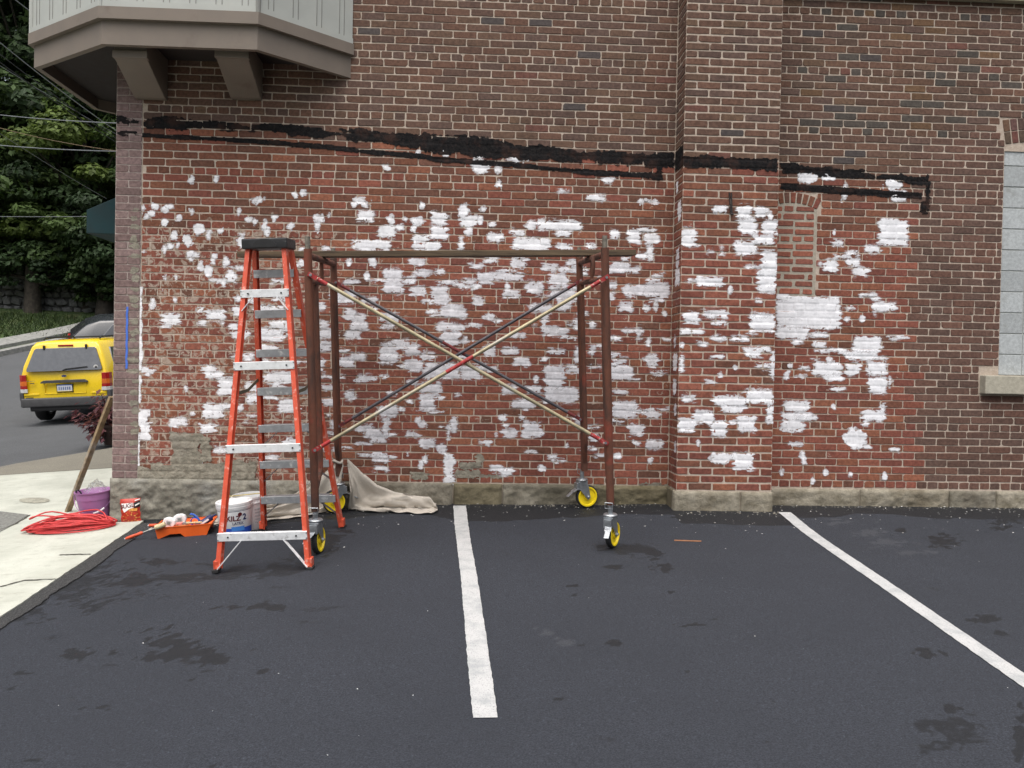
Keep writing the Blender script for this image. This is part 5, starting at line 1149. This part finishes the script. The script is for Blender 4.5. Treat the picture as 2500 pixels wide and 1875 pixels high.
# ================================================================== vehicles
glass = mat('tinted_glass', (.055, .057, .062), .12, var=.1, spec=1., coat=1.); chrome = mat('chrome', (.6, .6, .62), .15, 1.)
cladding = mat('grey_cladding', (.060, .060, .062), .6, var=.12, scale=12); carblack = mat('car_black', (.012, .012, .013), .55, var=.2)
lens_r = mat('lens_red', (.33, .012, .012), .2, var=.1, coat=.5); lens_a = mat('lens_amber', (.62, .14, .02), .2, var=.1, coat=.5); lens_w = mat('lens_clear', (.55, .55, .54), .15, var=.1)
def loft(secs, name, material, parent):
    """secs: list of (half profile [(x,z)...] , y or [y per point])"""
    rows = []
    for prof, ys in secs:
        L = [(-x, (ys[i] if hasattr(ys, '__len__') else ys), z) for i, (x, z) in enumerate(prof)]; Rr = [(x, y, z) for (x, y, z) in [(-a, b, c) for a, b, c in L]]
        rows.append(L+Rr[::-1])
    n = len(rows[0]); m = MB(); V = [p for r_ in rows for p in r_]; Fc = []
    for i in range(len(rows)-1):
        for j in range(n): j2 = (j+1) % n; Fc.append((i*n+j, i*n+j2, (i+1)*n+j2, (i+1)*n+j))
    Fc += [tuple(range(n)), tuple(reversed(range((len(rows)-1)*n, len(rows)*n)))]; m.add(V, Fc)
    o = m.build(name, material, parent, bevel=.018, seg=2, smooth=True, sharp=.9); return o
def wheel(parent, x, y, r=.345, w=.22):
    s_ = 1 if x > 0 else -1
    wh = MB().lathe([(r*.62, -w/2), (r*.93, -w/2), (r, -w/2+.03), (r, w/2-.03), (r*.93, w/2), (r*.62, w/2)], 32, (x, y, r), 'x', cap=False).build('wheel', rubber, parent, smooth=True)
    m = MB(); m.lathe([(.03, 0), (.06, .02), (r*.58, .0), (r*.62, .03)], 24, (x+s_*w*.28, y, r), 'x')
    for k in range(5): a = k*1.2566; m.beam((x+s_*w*.42, y+.05*math.cos(a), r+.05*math.sin(a)), (x+s_*w*.42, y+r*.6*math.cos(a), r+r*.6*math.sin(a)), .06, .03, (1, 0, 0))
    m.build('rim', zinc, wh)
def suv():
    ycar = mat('yellow_car_paint', (.80, .56, .012), .28, var=.03, scale=2, spec=.5, coat=.6)
    P0 = at(166, 900, 17.9)
    m0 = ground_frame(float(P0[0]), float(P0[1]), R(3), lean=(.022, 0)) @ Matrix.Scale(.955, 4)
    s = thing('yellow_suv', 'yellow sport utility vehicle with grey bumper driving up the street', 'car', m0)
    A = [(.70,.44),(.86,.52),(.885,.78),(.875,1.02)]
    top = lambda w1, z1, w2, z2: A+[(w1,1.22),(w2+.035,z1),(w2-.03,z2-.01),(w2-.22,z2+.015)]
    body = loft([
        ([(.68,.46),(.82,.54),(.84,.78),(.835,1.02),(.80,1.22),(.66,1.60),(.60,1.655),(.42,1.67)], [.03,.02,.0,.0,.06,.17,.22,.24]),
        (top(.835,1.60,.655,1.70), [.10,.10,.08,.08,.14,.25,.30,.32]),
        (top(.84,1.61,.665,1.715), [1.2]*8), (top(.84,1.61,.66,1.72), [2.3]*8),
        (A+[(.835,1.15),(.68,1.56),(.62,1.62),(.44,1.64)], [2.7]*8),
        (A+[(.85,1.05),(.80,1.08),(.75,1.10),(.5,1.12)], [3.35]*8),
        ([(.70,.44),(.85,.52),(.87,.78),(.85,.93),(.80,.99),(.72,1.0),(.66,1.01),(.4,1.02)], [4.15]*8),
        ([(.62,.46),(.76,.54),(.78,.74),(.74,.86),(.68,.90),(.6,.92),(.5,.92),(.3,.92)], [4.38]*8)], 'body', ycar, s)
    yz = lambda z: .0+.0 if z < 1.02 else .0+(z-1.02)*.29
    # tailgate window on the sloping back
    def back(poly, name, material, proud, par=s, th=.012):
        m = MB(); m.prism(poly, 0, 1, lambda u, v, h: (u, yz(v)-proud+h*(th+proud)+.01, v)); return m.build(name, material, par, bevel=.004, seg=1)
    gl = back([(-.74,1.09),(.74,1.09),(.755,1.13),(.62,1.535),(.58,1.565),(-.58,1.565),(-.62,1.535),(-.755,1.13)], 'rear_window', glass, .010)
    m = MB(); m.beam((.02, yz(1.13)-.028, 1.125), (.46, yz(1.16)-.028, 1.165), .02, .018); m.beam((-.02, yz(1.1)-.022, 1.095), (.05, yz(1.13)-.025, 1.125), .03, .03); m.build('rear_wiper', carblack, gl)
    V = [(.63+.048*math.cos(q), yz(1.15)-.004, 1.150+.048*math.sin(q)) for q in np.linspace(0, 2*math.pi, 20, endpoint=False)]; mesh_obj('round_sticker', V, [tuple(range(20))], lens_w, gl); V = [(.635+.026*math.cos(q), yz(1.15)-.006, 1.143+.026*math.sin(q)) for q in np.linspace(0, 2*math.pi, 16, endpoint=False)]; mesh_obj('sticker_mark', V, [tuple(range(16))], carblack, gl)
    for x in (-.42, .42): MB().box((x-.016, .128, 1.535), (x+.016, .19, 1.625)).build('window_hinge', carblack, s, bevel=.006)
    MB().box((-.15, .172, 1.598), (.15, .25, 1.628)).build('high_brake_light', lens_r, s, bevel=.006)
    back([(-.46,.875),(-.40,.905),(.40,.905),(.46,.875),(.47,.845),(-.47,.845)], 'handle_bar', cladding, .045)
    pls = back([(-.165,.645),(.165,.645),(.165,.815),(-.165,.815)], 'plate_holder', carblack, .016); 
    back([(-.150,.662),(.150,.662),(.150,.803),(-.150,.803)], 'license_plate', mat('plate_white', (.55, .57, .62), .4, var=.08), .024, pls); back([(-.150,.785),(.150,.785),(.150,.803),(-.150,.803)], 'plate_band', mat('plate_blue', (.10, .16, .35), .4), .026, pls); back([(-.150,.662),(.150,.662),(.150,.678),(-.150,.678)], 'plate_strip', mat('plate_yellow', (.65, .5, .1), .4), .026, pls)
    m = MB()
    for k in range(6): m.box((-.118+.042*k, -.0185, .700), (-.096+.042*k, -.0165, .762))
    m.build('plate_marks', mat('plate_ink', (.12, .16, .30), .4), pls)
    V = [(.055*math.cos(q), -.005, .985+.024*math.sin(q)) for q in np.linspace(0, 2*math.pi, 22, endpoint=False)]; m = MB(); m.add(V+[(x, .012, z) for x, y, z in V], [tuple(range(22)), tuple(reversed(range(22, 44)))]+[(i, i+22, (i+1) % 22+22, (i+1) % 22) for i in range(22)]); em = m.build('oval_badge', chrome, s); V = [(x*.82, -.006, .985+(z-.985)*.76) for x, y, z in V]; mesh_obj('badge_field', V, [tuple(range(22))], mat('badge_navy', (.02, .03, .10), .3), em)
    MB().box((-.78, -.004, .895), (-.58, .01, .903)).build('badge_strip', chrome, s); MB().box((-.68, -.004, .845), (-.60, .01, .862)).build('trim_badge', cladding, s); MB().box((-.78, -.004, .548), (-.64, .01, .562)).build('dealer_badge', carblack, s)
    back([(-.42,.615),(.42,.615),(.42,.845),(.40,.845),(.40,.632),(-.40,.632),(-.40,.845),(-.42,.845)], 'plate_recess', ycar, .006)
    for x0, x1 in ((-.82,-.52),(.52,.82)): back([(x0,.60),(x1,.60),(x1,.635),(x0,.635)], 'tailgate_crease', ycar, .008)
    for s_ in (-1, 1):
        lamp = thing('tail_light', '', ''); del lamp['label'], lamp['category']; lamp.matrix_world = Matrix.Identity(4); lamp.parent = s
        for z0, z1_, mt, nm in ((.66,.735,lens_w,'reverse_lens'),(.737,.80,lens_r,'brake_lens'),(.802,.895,lens_a,'turn_lens'),(.897,1.03,lens_r,'upper_lens')):
            x0, x1 = (.735, .885); m = MB(); m.prism([(s_*(x0+(z0-.66)*.06), -.012), (s_*.83, -.016), (s_*.895, .03), (s_*.905, .16), (s_*(x0+.05), .16)], z0, z1_, lambda u, v, h: (u, v, h)); m.build(nm, mt, lamp, bevel=.004, seg=1)
        m = MB(); m.prism([(s_*.845,1.10),(s_*.70,1.52)] , 0, 1, lambda u, v, h: (u, .4+h, v)) if False else None
        m = MB(); m.add([(s_*.845,.42,1.08),(s_*.845,1.15,1.08),(s_*.715,1.15,1.55),(s_*.715,.62,1.55),(s_*.80,.42,1.08),(s_*.80,1.15,1.08),(s_*.67,1.15,1.55),(s_*.67,.62,1.55)], [(0,1,2,3),(7,6,5,4),(0,4,5,1),(1,5,6,2),(2,6,7,3),(3,7,4,0)])
        for vv in m.v: vv.x += s_*.035
        m.build('quarter_window', glass, s, bevel=.006, seg=1)
        m = MB(); m.add([(s_*.882,1.25,1.08),(s_*.882,2.95,1.08),(s_*.75,2.55,1.54),(s_*.752,1.25,1.55),(s_*.80,1.25,1.08),(s_*.80,2.95,1.08),(s_*.67,2.55,1.54),(s_*.67,1.25,1.55)], [(0,1,2,3),(7,6,5,4),(0,4,5,1),(1,5,6,2),(2,6,7,3),(3,7,4,0)]); m.build('side_window', glass, s, bevel=.006, seg=1)
        MB().tube([(s_*.57, .55, 1.735), (s_*.57, .62, 1.775), (s_*.57, 2.1, 1.785), (s_*.57, 2.2, 1.74)], .018, 8).build('roof_rail', carblack, s, smooth=True)
        wheel(s, s_*.76, .85); wheel(s, s_*.76, 3.48)
        m = MB(); m.box((s_*.86-.03, .05, .40), (s_*.86+.03, 4.2, .60)); m.build('sill_cladding', cladding, s, bevel=.02)
    for yy in (.75, 1.85): MB().beam((-.57, yy, 1.772), (.57, yy, 1.772), .04, .018).build('roof_crossbar', carblack, s)
    m = MB(); m.prism([(-.90,.20),(-.905,.02),(-.84,-.095),(.84,-.095),(.905,.02),(.90,.20)], .36, .545, lambda u, v, h: (u, v, h)); m.build('bumper', cladding, s, bevel=.03, seg=3, smooth=True)
    for s_ in (-1, 1): MB().box((s_*.87-.04, .0, .50), (s_*.87+.04, .26, .668)).build('bumper_corner', cladding, s, bevel=.02)
    MB().box((-.70, -.05, .27), (.70, .35, .40)).build('lower_valance', carblack, s, bevel=.03)
    MB().box((-.62, .3, .25), (.62, 4.0, .46)).build('underbody', carblack, s); MB().tube([(-.7, .85, .33), (.7, .85, .33)], .05, 8).build('axle', carblack, s); MB().tube([(-.3, -.02, .29), (-.3, .5, .28)], .035, 8).build('exhaust', zinc, s)
suv()
def parked_car():
    dk = mat('dark_car_paint', (.028, .031, .036), .25, var=.05, coat=.5); p = at(240, 870, 24.8)
    s = thing('parked_car', 'dark grey hatchback parked up the street beyond the yellow car', 'car', ground_frame(float(at(172, 800, 24.6)[0]), 16.8, R(-66)))
    A = [(.68,.30),(.84,.40),(.86,.68),(.83,.90)]
    loft([([(.62,.34),(.78,.42),(.80,.66),(.78,.88),(.74,.95),(.62,1.2),(.56,1.3),(.4,1.32)], [0,0,0,.02,.05,.3,.42,.46]), (A+[(.80,.98),(.64,1.36),(.58,1.42),(.4,1.45)], [.5,.5,.5,.5,.5,.72,.75,.78]), (A+[(.80,.98),(.65,1.40),(.59,1.46),(.4,1.49)], [1.7]*8), (A+[(.79,.95),(.62,1.34),(.56,1.40),(.4,1.42)], [2.4]*8), (A+[(.79,.93),(.76,.95),(.7,.97),(.5,.98)], [3.15]*8), ([(.62,.32),(.78,.42),(.80,.62),(.76,.76),(.7,.80),(.6,.82),(.5,.83),(.3,.83)], [4.1]*8)], 'body', dk, s)
    for s_ in (-1, 1):
        for nm, q in (('rear_side_window', [(.75,.98),(1.65,.98),(1.65,1.36),(1.05,1.34)]), ('front_side_window', [(1.72,.98),(2.85,.96),(2.35,1.32),(1.72,1.36)])):
            m = MB(); V = [(s_*(.815-(z-.96)*.40+.02), y, z) for y, z in q]+[(s_*(.70-(z-.96)*.40), y, z) for y, z in q]; m.add(V, [(0,1,2,3),(7,6,5,4),(0,4,5,1),(1,5,6,2),(2,6,7,3),(3,7,4,0)]); m.build(nm, glass, s, bevel=.005, seg=1)
        wheel(s, s_*.74, .75, .31, .2); wheel(s, s_*.74, 3.2, .31, .2)
        MB().box((s_*.70-.1, -.03, .66), (s_*.70+.1, .06, .84)).build('tail_light', lens_r, s, bevel=.02)
        MB().box((s_*.92-.06, 2.62, .95), (s_*.92+.06, 2.74, 1.06)).build('mirror', dk, s, bevel=.03)
    m = MB(); m.add([(-.58,.03,.98),(.58,.03,.98),(.48,.40,1.28),(-.48,.40,1.28),(-.58,.12,.98),(.58,.12,.98),(.48,.5,1.28),(-.48,.5,1.28)], [(0,1,2,3),(7,6,5,4),(0,4,5,1),(1,5,6,2),(2,6,7,3),(3,7,4,0)]); m.build('rear_window', glass, s)
    m = MB(); m.add([(-.60,2.98,1.01),(.60,2.98,1.01),(.50,2.46,1.37),(-.50,2.46,1.37),(-.60,2.9,.95),(.60,2.9,.95),(.50,2.38,1.3),(-.50,2.38,1.3)], [(0,1,2,3),(7,6,5,4),(0,4,5,1),(1,5,6,2),(2,6,7,3),(3,7,4,0)]); m.build('windscreen', mat('windscreen_glass', (.25, .29, .32), .06, var=.1, spec=.8), s)
parked_car()

# ================================================================== far side of the street: wall, verge, trees
stm = stone_mat('rubble_stone', (.085, .085, .082), (.20, .20, .20), (.05, .06, .04), 1.3)
rw = thing('stone_retaining_wall', 'mossy rubble stone retaining wall across the street under the trees', 'wall', loc=(-17, 25, float(g(-17, 25))))
bk_ = MB(); 
WX = lambda k: (-24+k, 24.2+k*.12)
zw_ = float(g(-16, 25))
p0, p1 = Vector((-26, 24.4, 0)), Vector((-6, 27.2, 0)); dW = (p1-p0).normalized(); LW = (p1-p0).length
m = MB(); m.beam((p0.x, p0.y+.3, zw_+.45), (p1.x, p1.y+.3, zw_+.45), .4, 3.2); b_ = m.build('core', mat('wall_core', (.08, .08, .075), .95, var=.3), rw); b_.location = -Vector(rw.location)
st_shapes = []
for k in range(6):
    import bmesh
    bm = bmesh.new(); bmesh.ops.create_icosphere(bm, subdivisions=1, radius=.5)
    q_ = random.Random(k)
    for v in bm.verts: v.co = Vector((math.copysign(abs(v.co.x*2)**.6/2, v.co.x), v.co.y, math.copysign(abs(v.co.z*2)**.6/2, v.co.z)))*q_.uniform(.85, 1.1)
    me = bpy.data.meshes.new('stone'); bm.to_mesh(me); bm.free(); me.materials.append(stm); st_shapes.append(me)
q_ = random.Random(5); z = -.55
rowi = 0; nst = 0
while z < 1.95:
    h = q_.uniform(.2, .34); u = LW*.36+q_.uniform(0, .3)
    while u < LW*.80 and nst < 295:
        w_ = q_.uniform(.22, .55); o = link(bpy.data.objects.new('stone', q_.choice(st_shapes)), rw); nst += 1
        c_ = p0+dW*(u+w_/2); o.location = Vector((c_.x, c_.y+.06, zw_+z+h/2))-Vector(rw.location); o.scale = (w_*1.02, .34, h*q_.uniform(.9, 1.35)); o.rotation_euler = (0, q_.uniform(-.3, .3), math.atan2(dW.y, dW.x)); u += w_*.94
    z += h
V, Q = [], []
for i in range(9000):
    x = rng.uniform(-21, -8.5); y = rng.uniform(20.5, 24.6)+(x+16)*.12
    if x > XL(y)-1.75 and x < XL(y)+.5: 
        if x > XL(y)-.25 or rng.random() < .6: continue
    z = float(g(x, y))-.07+.02; h = rng.uniform(.05, .16)*(1+.5*(y > 23)); a = rng.uniform(0, 6.3); s_ = .02; lx, ly = rng.normal(0, .08), rng.normal(0, .08); k = len(V)
    V += [(x-s_*math.cos(a), y-s_*math.sin(a), z-.02), (x+s_*math.cos(a), y+s_*math.sin(a), z), (x+lx, y+ly, z+h)]; Q.append((k, k+1, k+2))
def leaf_mat(name, trans=.35):
    t = NT(name); a = t.new('ShaderNodeAttribute', attribute_name='col'); t.col(a.outputs['Color']); t.rough(.6)
    t.b.inputs['Specular IOR Level'].default_value = .3
    tr = t.new('ShaderNodeBsdfTranslucent'); t.l.new(a.outputs['Color'], tr.inputs['Color']); mx = t.new('ShaderNodeMixShader'); mx.inputs[0].default_value = trans
    out = t.n['Material Output']; t.l.new(t.b.outputs[0], mx.inputs[1]); t.l.new(tr.outputs[0], mx.inputs[2]); t.l.new(mx.outputs[0], out.inputs['Surface']); return t.m
leafm = leaf_mat('leaves'); 
gc = np.array([(.038, .062, .018), (.05, .072, .02), (.028, .05, .016)])[rng.integers(0, 3, len(Q))].repeat(3, 0)*rng.uniform(.7, 1.3, (len(Q), 1)).repeat(3, 0)
o = fast_mesh('grass', V, Q, leafm, None, False, np.concatenate([gc, np.ones((len(gc), 1))], 1)); o['kind'] = 'stuff'; o['label'] = 'rough grass on the bank below the retaining wall'; o['category'] = 'grass'
bark = mat('bark', (.045, .038, .03), .95, var=.4, scale=8, bump=.6, bscale=30)
def tree(x, y, h, rad, crown_z, n, seed, tones, label, leaf=.16, clumps=60, flat=1.):
    q = np.random.default_rng(seed); z0 = float(g(x, y))+.6
    cr = 'creeper' in label; tr = thing('creeper' if cr else 'tree', label, 'creeper' if cr else 'tree', loc=(x, y, z0), group='creepers on the stone wall' if cr else 'trees across the street')
    m = MB(); bend = q.normal(0, .25, 2)
    m.tube([(0, 0, -1.2), (bend[0]*.3, bend[1]*.3, h*.2), (bend[0], bend[1], h*.45), (bend[0]*1.5, bend[1]*1.5, h*.8)], [.34, .27, .2, .07], 9)
    cs = []
    for k in range(clumps):
        while True:
            p = q.uniform(-1, 1, 3)
            if .25 < np.linalg.norm(p) < 1: break
        p = p/np.linalg.norm(p)*(np.linalg.norm(p)**.55); c_ = np.array([p[0]*rad, p[1]*rad, crown_z+p[2]*(h-crown_z)*flat]); cs.append((c_, rad*q.uniform(.16, .32)))
        if k % 4 == 0: m.tube([(bend[0]*.8, bend[1]*.8, min(h*.7, max(.5, c_[2]*.55))), tuple(c_*.6+np.array([0, 0, c_[2]*.25])), tuple(c_)], [.09, .05, .02], 6)
    m.build('trunk', bark, tr, smooth=True)
    pts, nor, colr = [], [], []; per = n//clumps
    for c_, r_ in cs:
        d = q.normal(size=(per, 3)); d /= np.linalg.norm(d, axis=1)[:, None]; d[:, 2] = np.where(d[:, 2] < -.3, d[:, 2]*.4, d[:, 2])
        rr_ = r_*q.uniform(.55, 1.12, per)**.7; pts.append(c_+d*rr_[:, None]*np.array([1.25, 1.25, .7])); nor.append(d+np.array([0, 0, .7])+q.normal(0, .45, (per, 3)))
        t_ = np.array(tones[q.integers(0, len(tones))]); colr.append(t_*q.uniform(.65, 1.35, (per, 1)))
    P, N, K = np.concatenate(pts), np.concatenate(nor), np.concatenate(colr); N /= np.linalg.norm(N, axis=1)[:, None]
    a = np.cross(N, q.normal(size=N.shape)); a /= np.linalg.norm(a, axis=1)[:, None]; b_ = np.cross(N, a); s_ = (leaf*q.uniform(.6, 1.3, len(P)))[:, None]
    V = np.stack([P-a*s_, P-b_*s_*.55+N*s_*.1, P+a*s_, P+b_*s_*.55+N*s_*.1], 1).reshape(-1, 3)
    fast_mesh('crown', V, np.arange(len(V)).reshape(-1, 4), leafm, tr, False, np.concatenate([K, np.ones((len(K), 1))], 1).repeat(4, 0))
dk_t = [(.040, .070, .028), (.050, .085, .031), (.036, .062, .027)]; md_t = [(.062, .102, .032), (.078, .122, .034), (.056, .090, .032)]; lt_t = [(.075, .120, .024), (.055, .095, .021), (.095, .135, .03)]
tree(-17.5, 28.4, 15, 4.8, 9.2, 30000, 1, dk_t+md_t, 'tall dark green tree behind the stone wall, its top out of sight', .17, 80)
tree(-13.2, 29.6, 16, 4.8, 9.0, 30000, 2, dk_t+md_t[:1], 'darkest broadleaf tree rising behind the oriel and awning', .17, 80)
tree(-22.5, 31, 17, 5.5, 10.5, 22000, 3, dk_t, 'tall shadowy tree farthest up the slope with sky showing through', .2, 60)
tree(-14.4, 26.3, 7.6, 3.0, 4.0, 22000, 4, lt_t+md_t, 'bright yellow-green bushy tree just left of the green awning', .12, 70)
tree(-18.6, 26.6, 7.4, 3.4, 3.9, 24000, 5, md_t+lt_t[1:2]+dk_t[:1], 'mid green tree with drooping branches above the stone wall', .13, 80)
tree(-9.6, 27.5, 8.5, 3.6, 4.4, 16000, 6, dk_t, 'dark low tree hidden mostly behind the building corner', .15, 50)
tree(-28, 30, 15, 6, 8., 16000, 7, dk_t+md_t, 'dark tree at the far bend of the street beyond the grass bank', .2, 50)
tree(-16.4, 26.0, 4.6, 2.6, 2.6, 16000, 11, dk_t+md_t[:2], 'low spreading tree hanging over the middle of the stone wall', .11, 70)
tree(-12.2, 25.6, 5.0, 2.4, 2.6, 14000, 12, dk_t+md_t[2:], 'low dark tree overhanging the parked grey car', .11, 60)
tree(-20.6, 25.6, 4.8, 2.6, 2.7, 12000, 13, dk_t, 'low dark tree at the outer end of the stone wall', .12, 50)
for ii, (sx_, sy_, sz_) in enumerate(((-18.9, 24.9, 1.5), (-16.0, 25.3, 1.9), (-13.6, 25.6, 1.6))):
    tree(sx_, sy_, sz_+.4, 1.25, sz_*.55, 4200, 30+ii, dk_t+md_t[:1], ['tangled creeper spilling over the stone wall above the grass bank', 'tangled creeper hanging down the stone wall behind the yellow car', 'tangled creeper on the stone wall behind the parked grey car'][ii], .09, 34)
# hillside closing the view behind the trees
hx = np.linspace(-70, 30, 40); hy = np.linspace(31, 70, 14)
Xh, Yh = np.meshgrid(hx, hy); Zh = g(Xh, Yh)-.3+np.clip(Yh-31, 0, 99)*.42+1.2*fbm(Xh*.1, Yh*.1, 4)
I = np.arange(Xh.size).reshape(Xh.shape); o = fast_mesh('hillside', np.stack([Xh, Yh, Zh], -1).reshape(-1, 3), np.stack([I[:-1,:-1], I[:-1,1:], I[1:,1:], I[1:,:-1]], -1).reshape(-1, 4), mat('hill_growth', (.018, .030, .010), .95, var=.6, scale=1.2, bump=.8, bscale=4), None, True); structure(o)
# red-leaved plant in a planter round the corner
pp_ = G(262, 1086); pl_ = thing('red_leaf_plant', 'maroon leaved potted plant standing on the pavement behind the leaning timber', 'plant', ground_frame(pp_[0]+.10, pp_[1]+.05))
MB().lathe([(0, 0), (.15, 0), (.2, .26), (.22, .26), (.22, .3), (.19, .3), (.17, .24), (0, .24)], 24).build('pot', mat('dark_pot', (.05, .03, .025), .7, var=.2), pl_, smooth=True)
q = np.random.default_rng(8); V, Q, K = [], [], []; m = MB()
for i in range(46):
    a = q.uniform(0, 6.28); rr_ = q.uniform(.1, .50); zt2 = .20+q.uniform(.0, .62)*(1.1-rr_); tip = Vector((rr_*math.cos(a), rr_*math.sin(a), zt2)); m.tube([(0, 0, .24), tuple(tip*.5+Vector((0, 0, .12))), tuple(tip)], .006, 5)
    for k in range(22):
        p = tip*(q.uniform(.55, 1.1))+Vector(q.normal(0, .05, 3)); p.z = max(p.z, .06); d = Vector((math.cos(a)+q.normal(0, .6), math.sin(a)+q.normal(0, .6), q.normal(-.5, .35))).normalized(); s_ = q.uniform(.07, .13); sd_ = d.cross(Vector((0, 0, 1))).normalized()*s_*.27; kk = len(V)
        V += [p, p+d*s_*.45+sd_+Vector((0, 0, .01)), p+d*s_, p+d*s_*.45-sd_+Vector((0, 0, .01))]; Q.append((kk, kk+1, kk+2, kk+3))
        c_ = np.array([(.13, .045, .05), (.09, .03, .04), (.19, .085, .085), (.16, .06, .045)][q.integers(0, 4)])*q.uniform(.7, 1.3); K += [tuple(c_)+(1,)]*4
m.build('stems', mat('plant_stem', (.07, .03, .03), .8), pl_, smooth=True); fast_mesh('leaves', [tuple(v) for v in V], Q, leafm, pl_, False, K)
# overhead cables at the left
def cable(p, q, r_, material, label, sag=.25):
    r_ = r_*.62
    pts = [tuple((1-k)*np.array(p)+k*np.array(q)+np.array([0, 0, -4*sag*k*(1-k)])) for k in np.linspace(0, 1, 15)]
    tag(MB().tube(pts, r_, 6).build('overhead_cable', material, None, smooth=True), label, 'cable', 'overhead cables')
cw = mat('cable_grey', (.20, .215, .23), .5, .2, var=.1); cbk = mat('cable_black', (.015, .015, .017), .6, var=.2); cbr = mat('cable_brown', (.16, .11, .06), .6, var=.2)
def far(px, py, y): return W(px, py, y)
cable(far(-160,260,11), far(330,302,8), .012, cw, 'pale cable crossing high over the street, ending beside the tar-stained pier', .06)
cable(far(-160,337,11), far(330,370,8), .013, cw, 'thick pale cable crossing the street just above the awning', .06)
cable(far(-160,262,11), far(330,374,8), .008, cbr, 'thin brown cable sagging across in front of the trees', .12)
cable(far(-160,525,11), far(330,526,9), .008, cw, 'lowest pale cable running behind the top of the green awning', .03)
cable(far(-160,-30,6), far(330,350,14), .013, cw, 'pale cable slanting down behind the oriel from the upper left', .1)
cable(far(-150,15,6), far(340,375,14), .013, cbk, 'upper of two black cables slanting steeply behind the oriel', .08)
cable(far(-150,40,6), far(340,382,14), .013, cbk, 'lower of two black cables slanting steeply behind the oriel', .08)
cable(far(-120,85,7), far(330,352,14), .007, cw, 'thin pale cable slanting below the two black cables', .05)
cable(far(-160,220,7), far(260,485,14), .006, cw, 'thin pale wire slanting through the trees towards the awning', .05)
cable(far(-10,-40,5), far(120,60,6), .011, cw, 'short length of pale cable running up past the top of the oriel', .02)
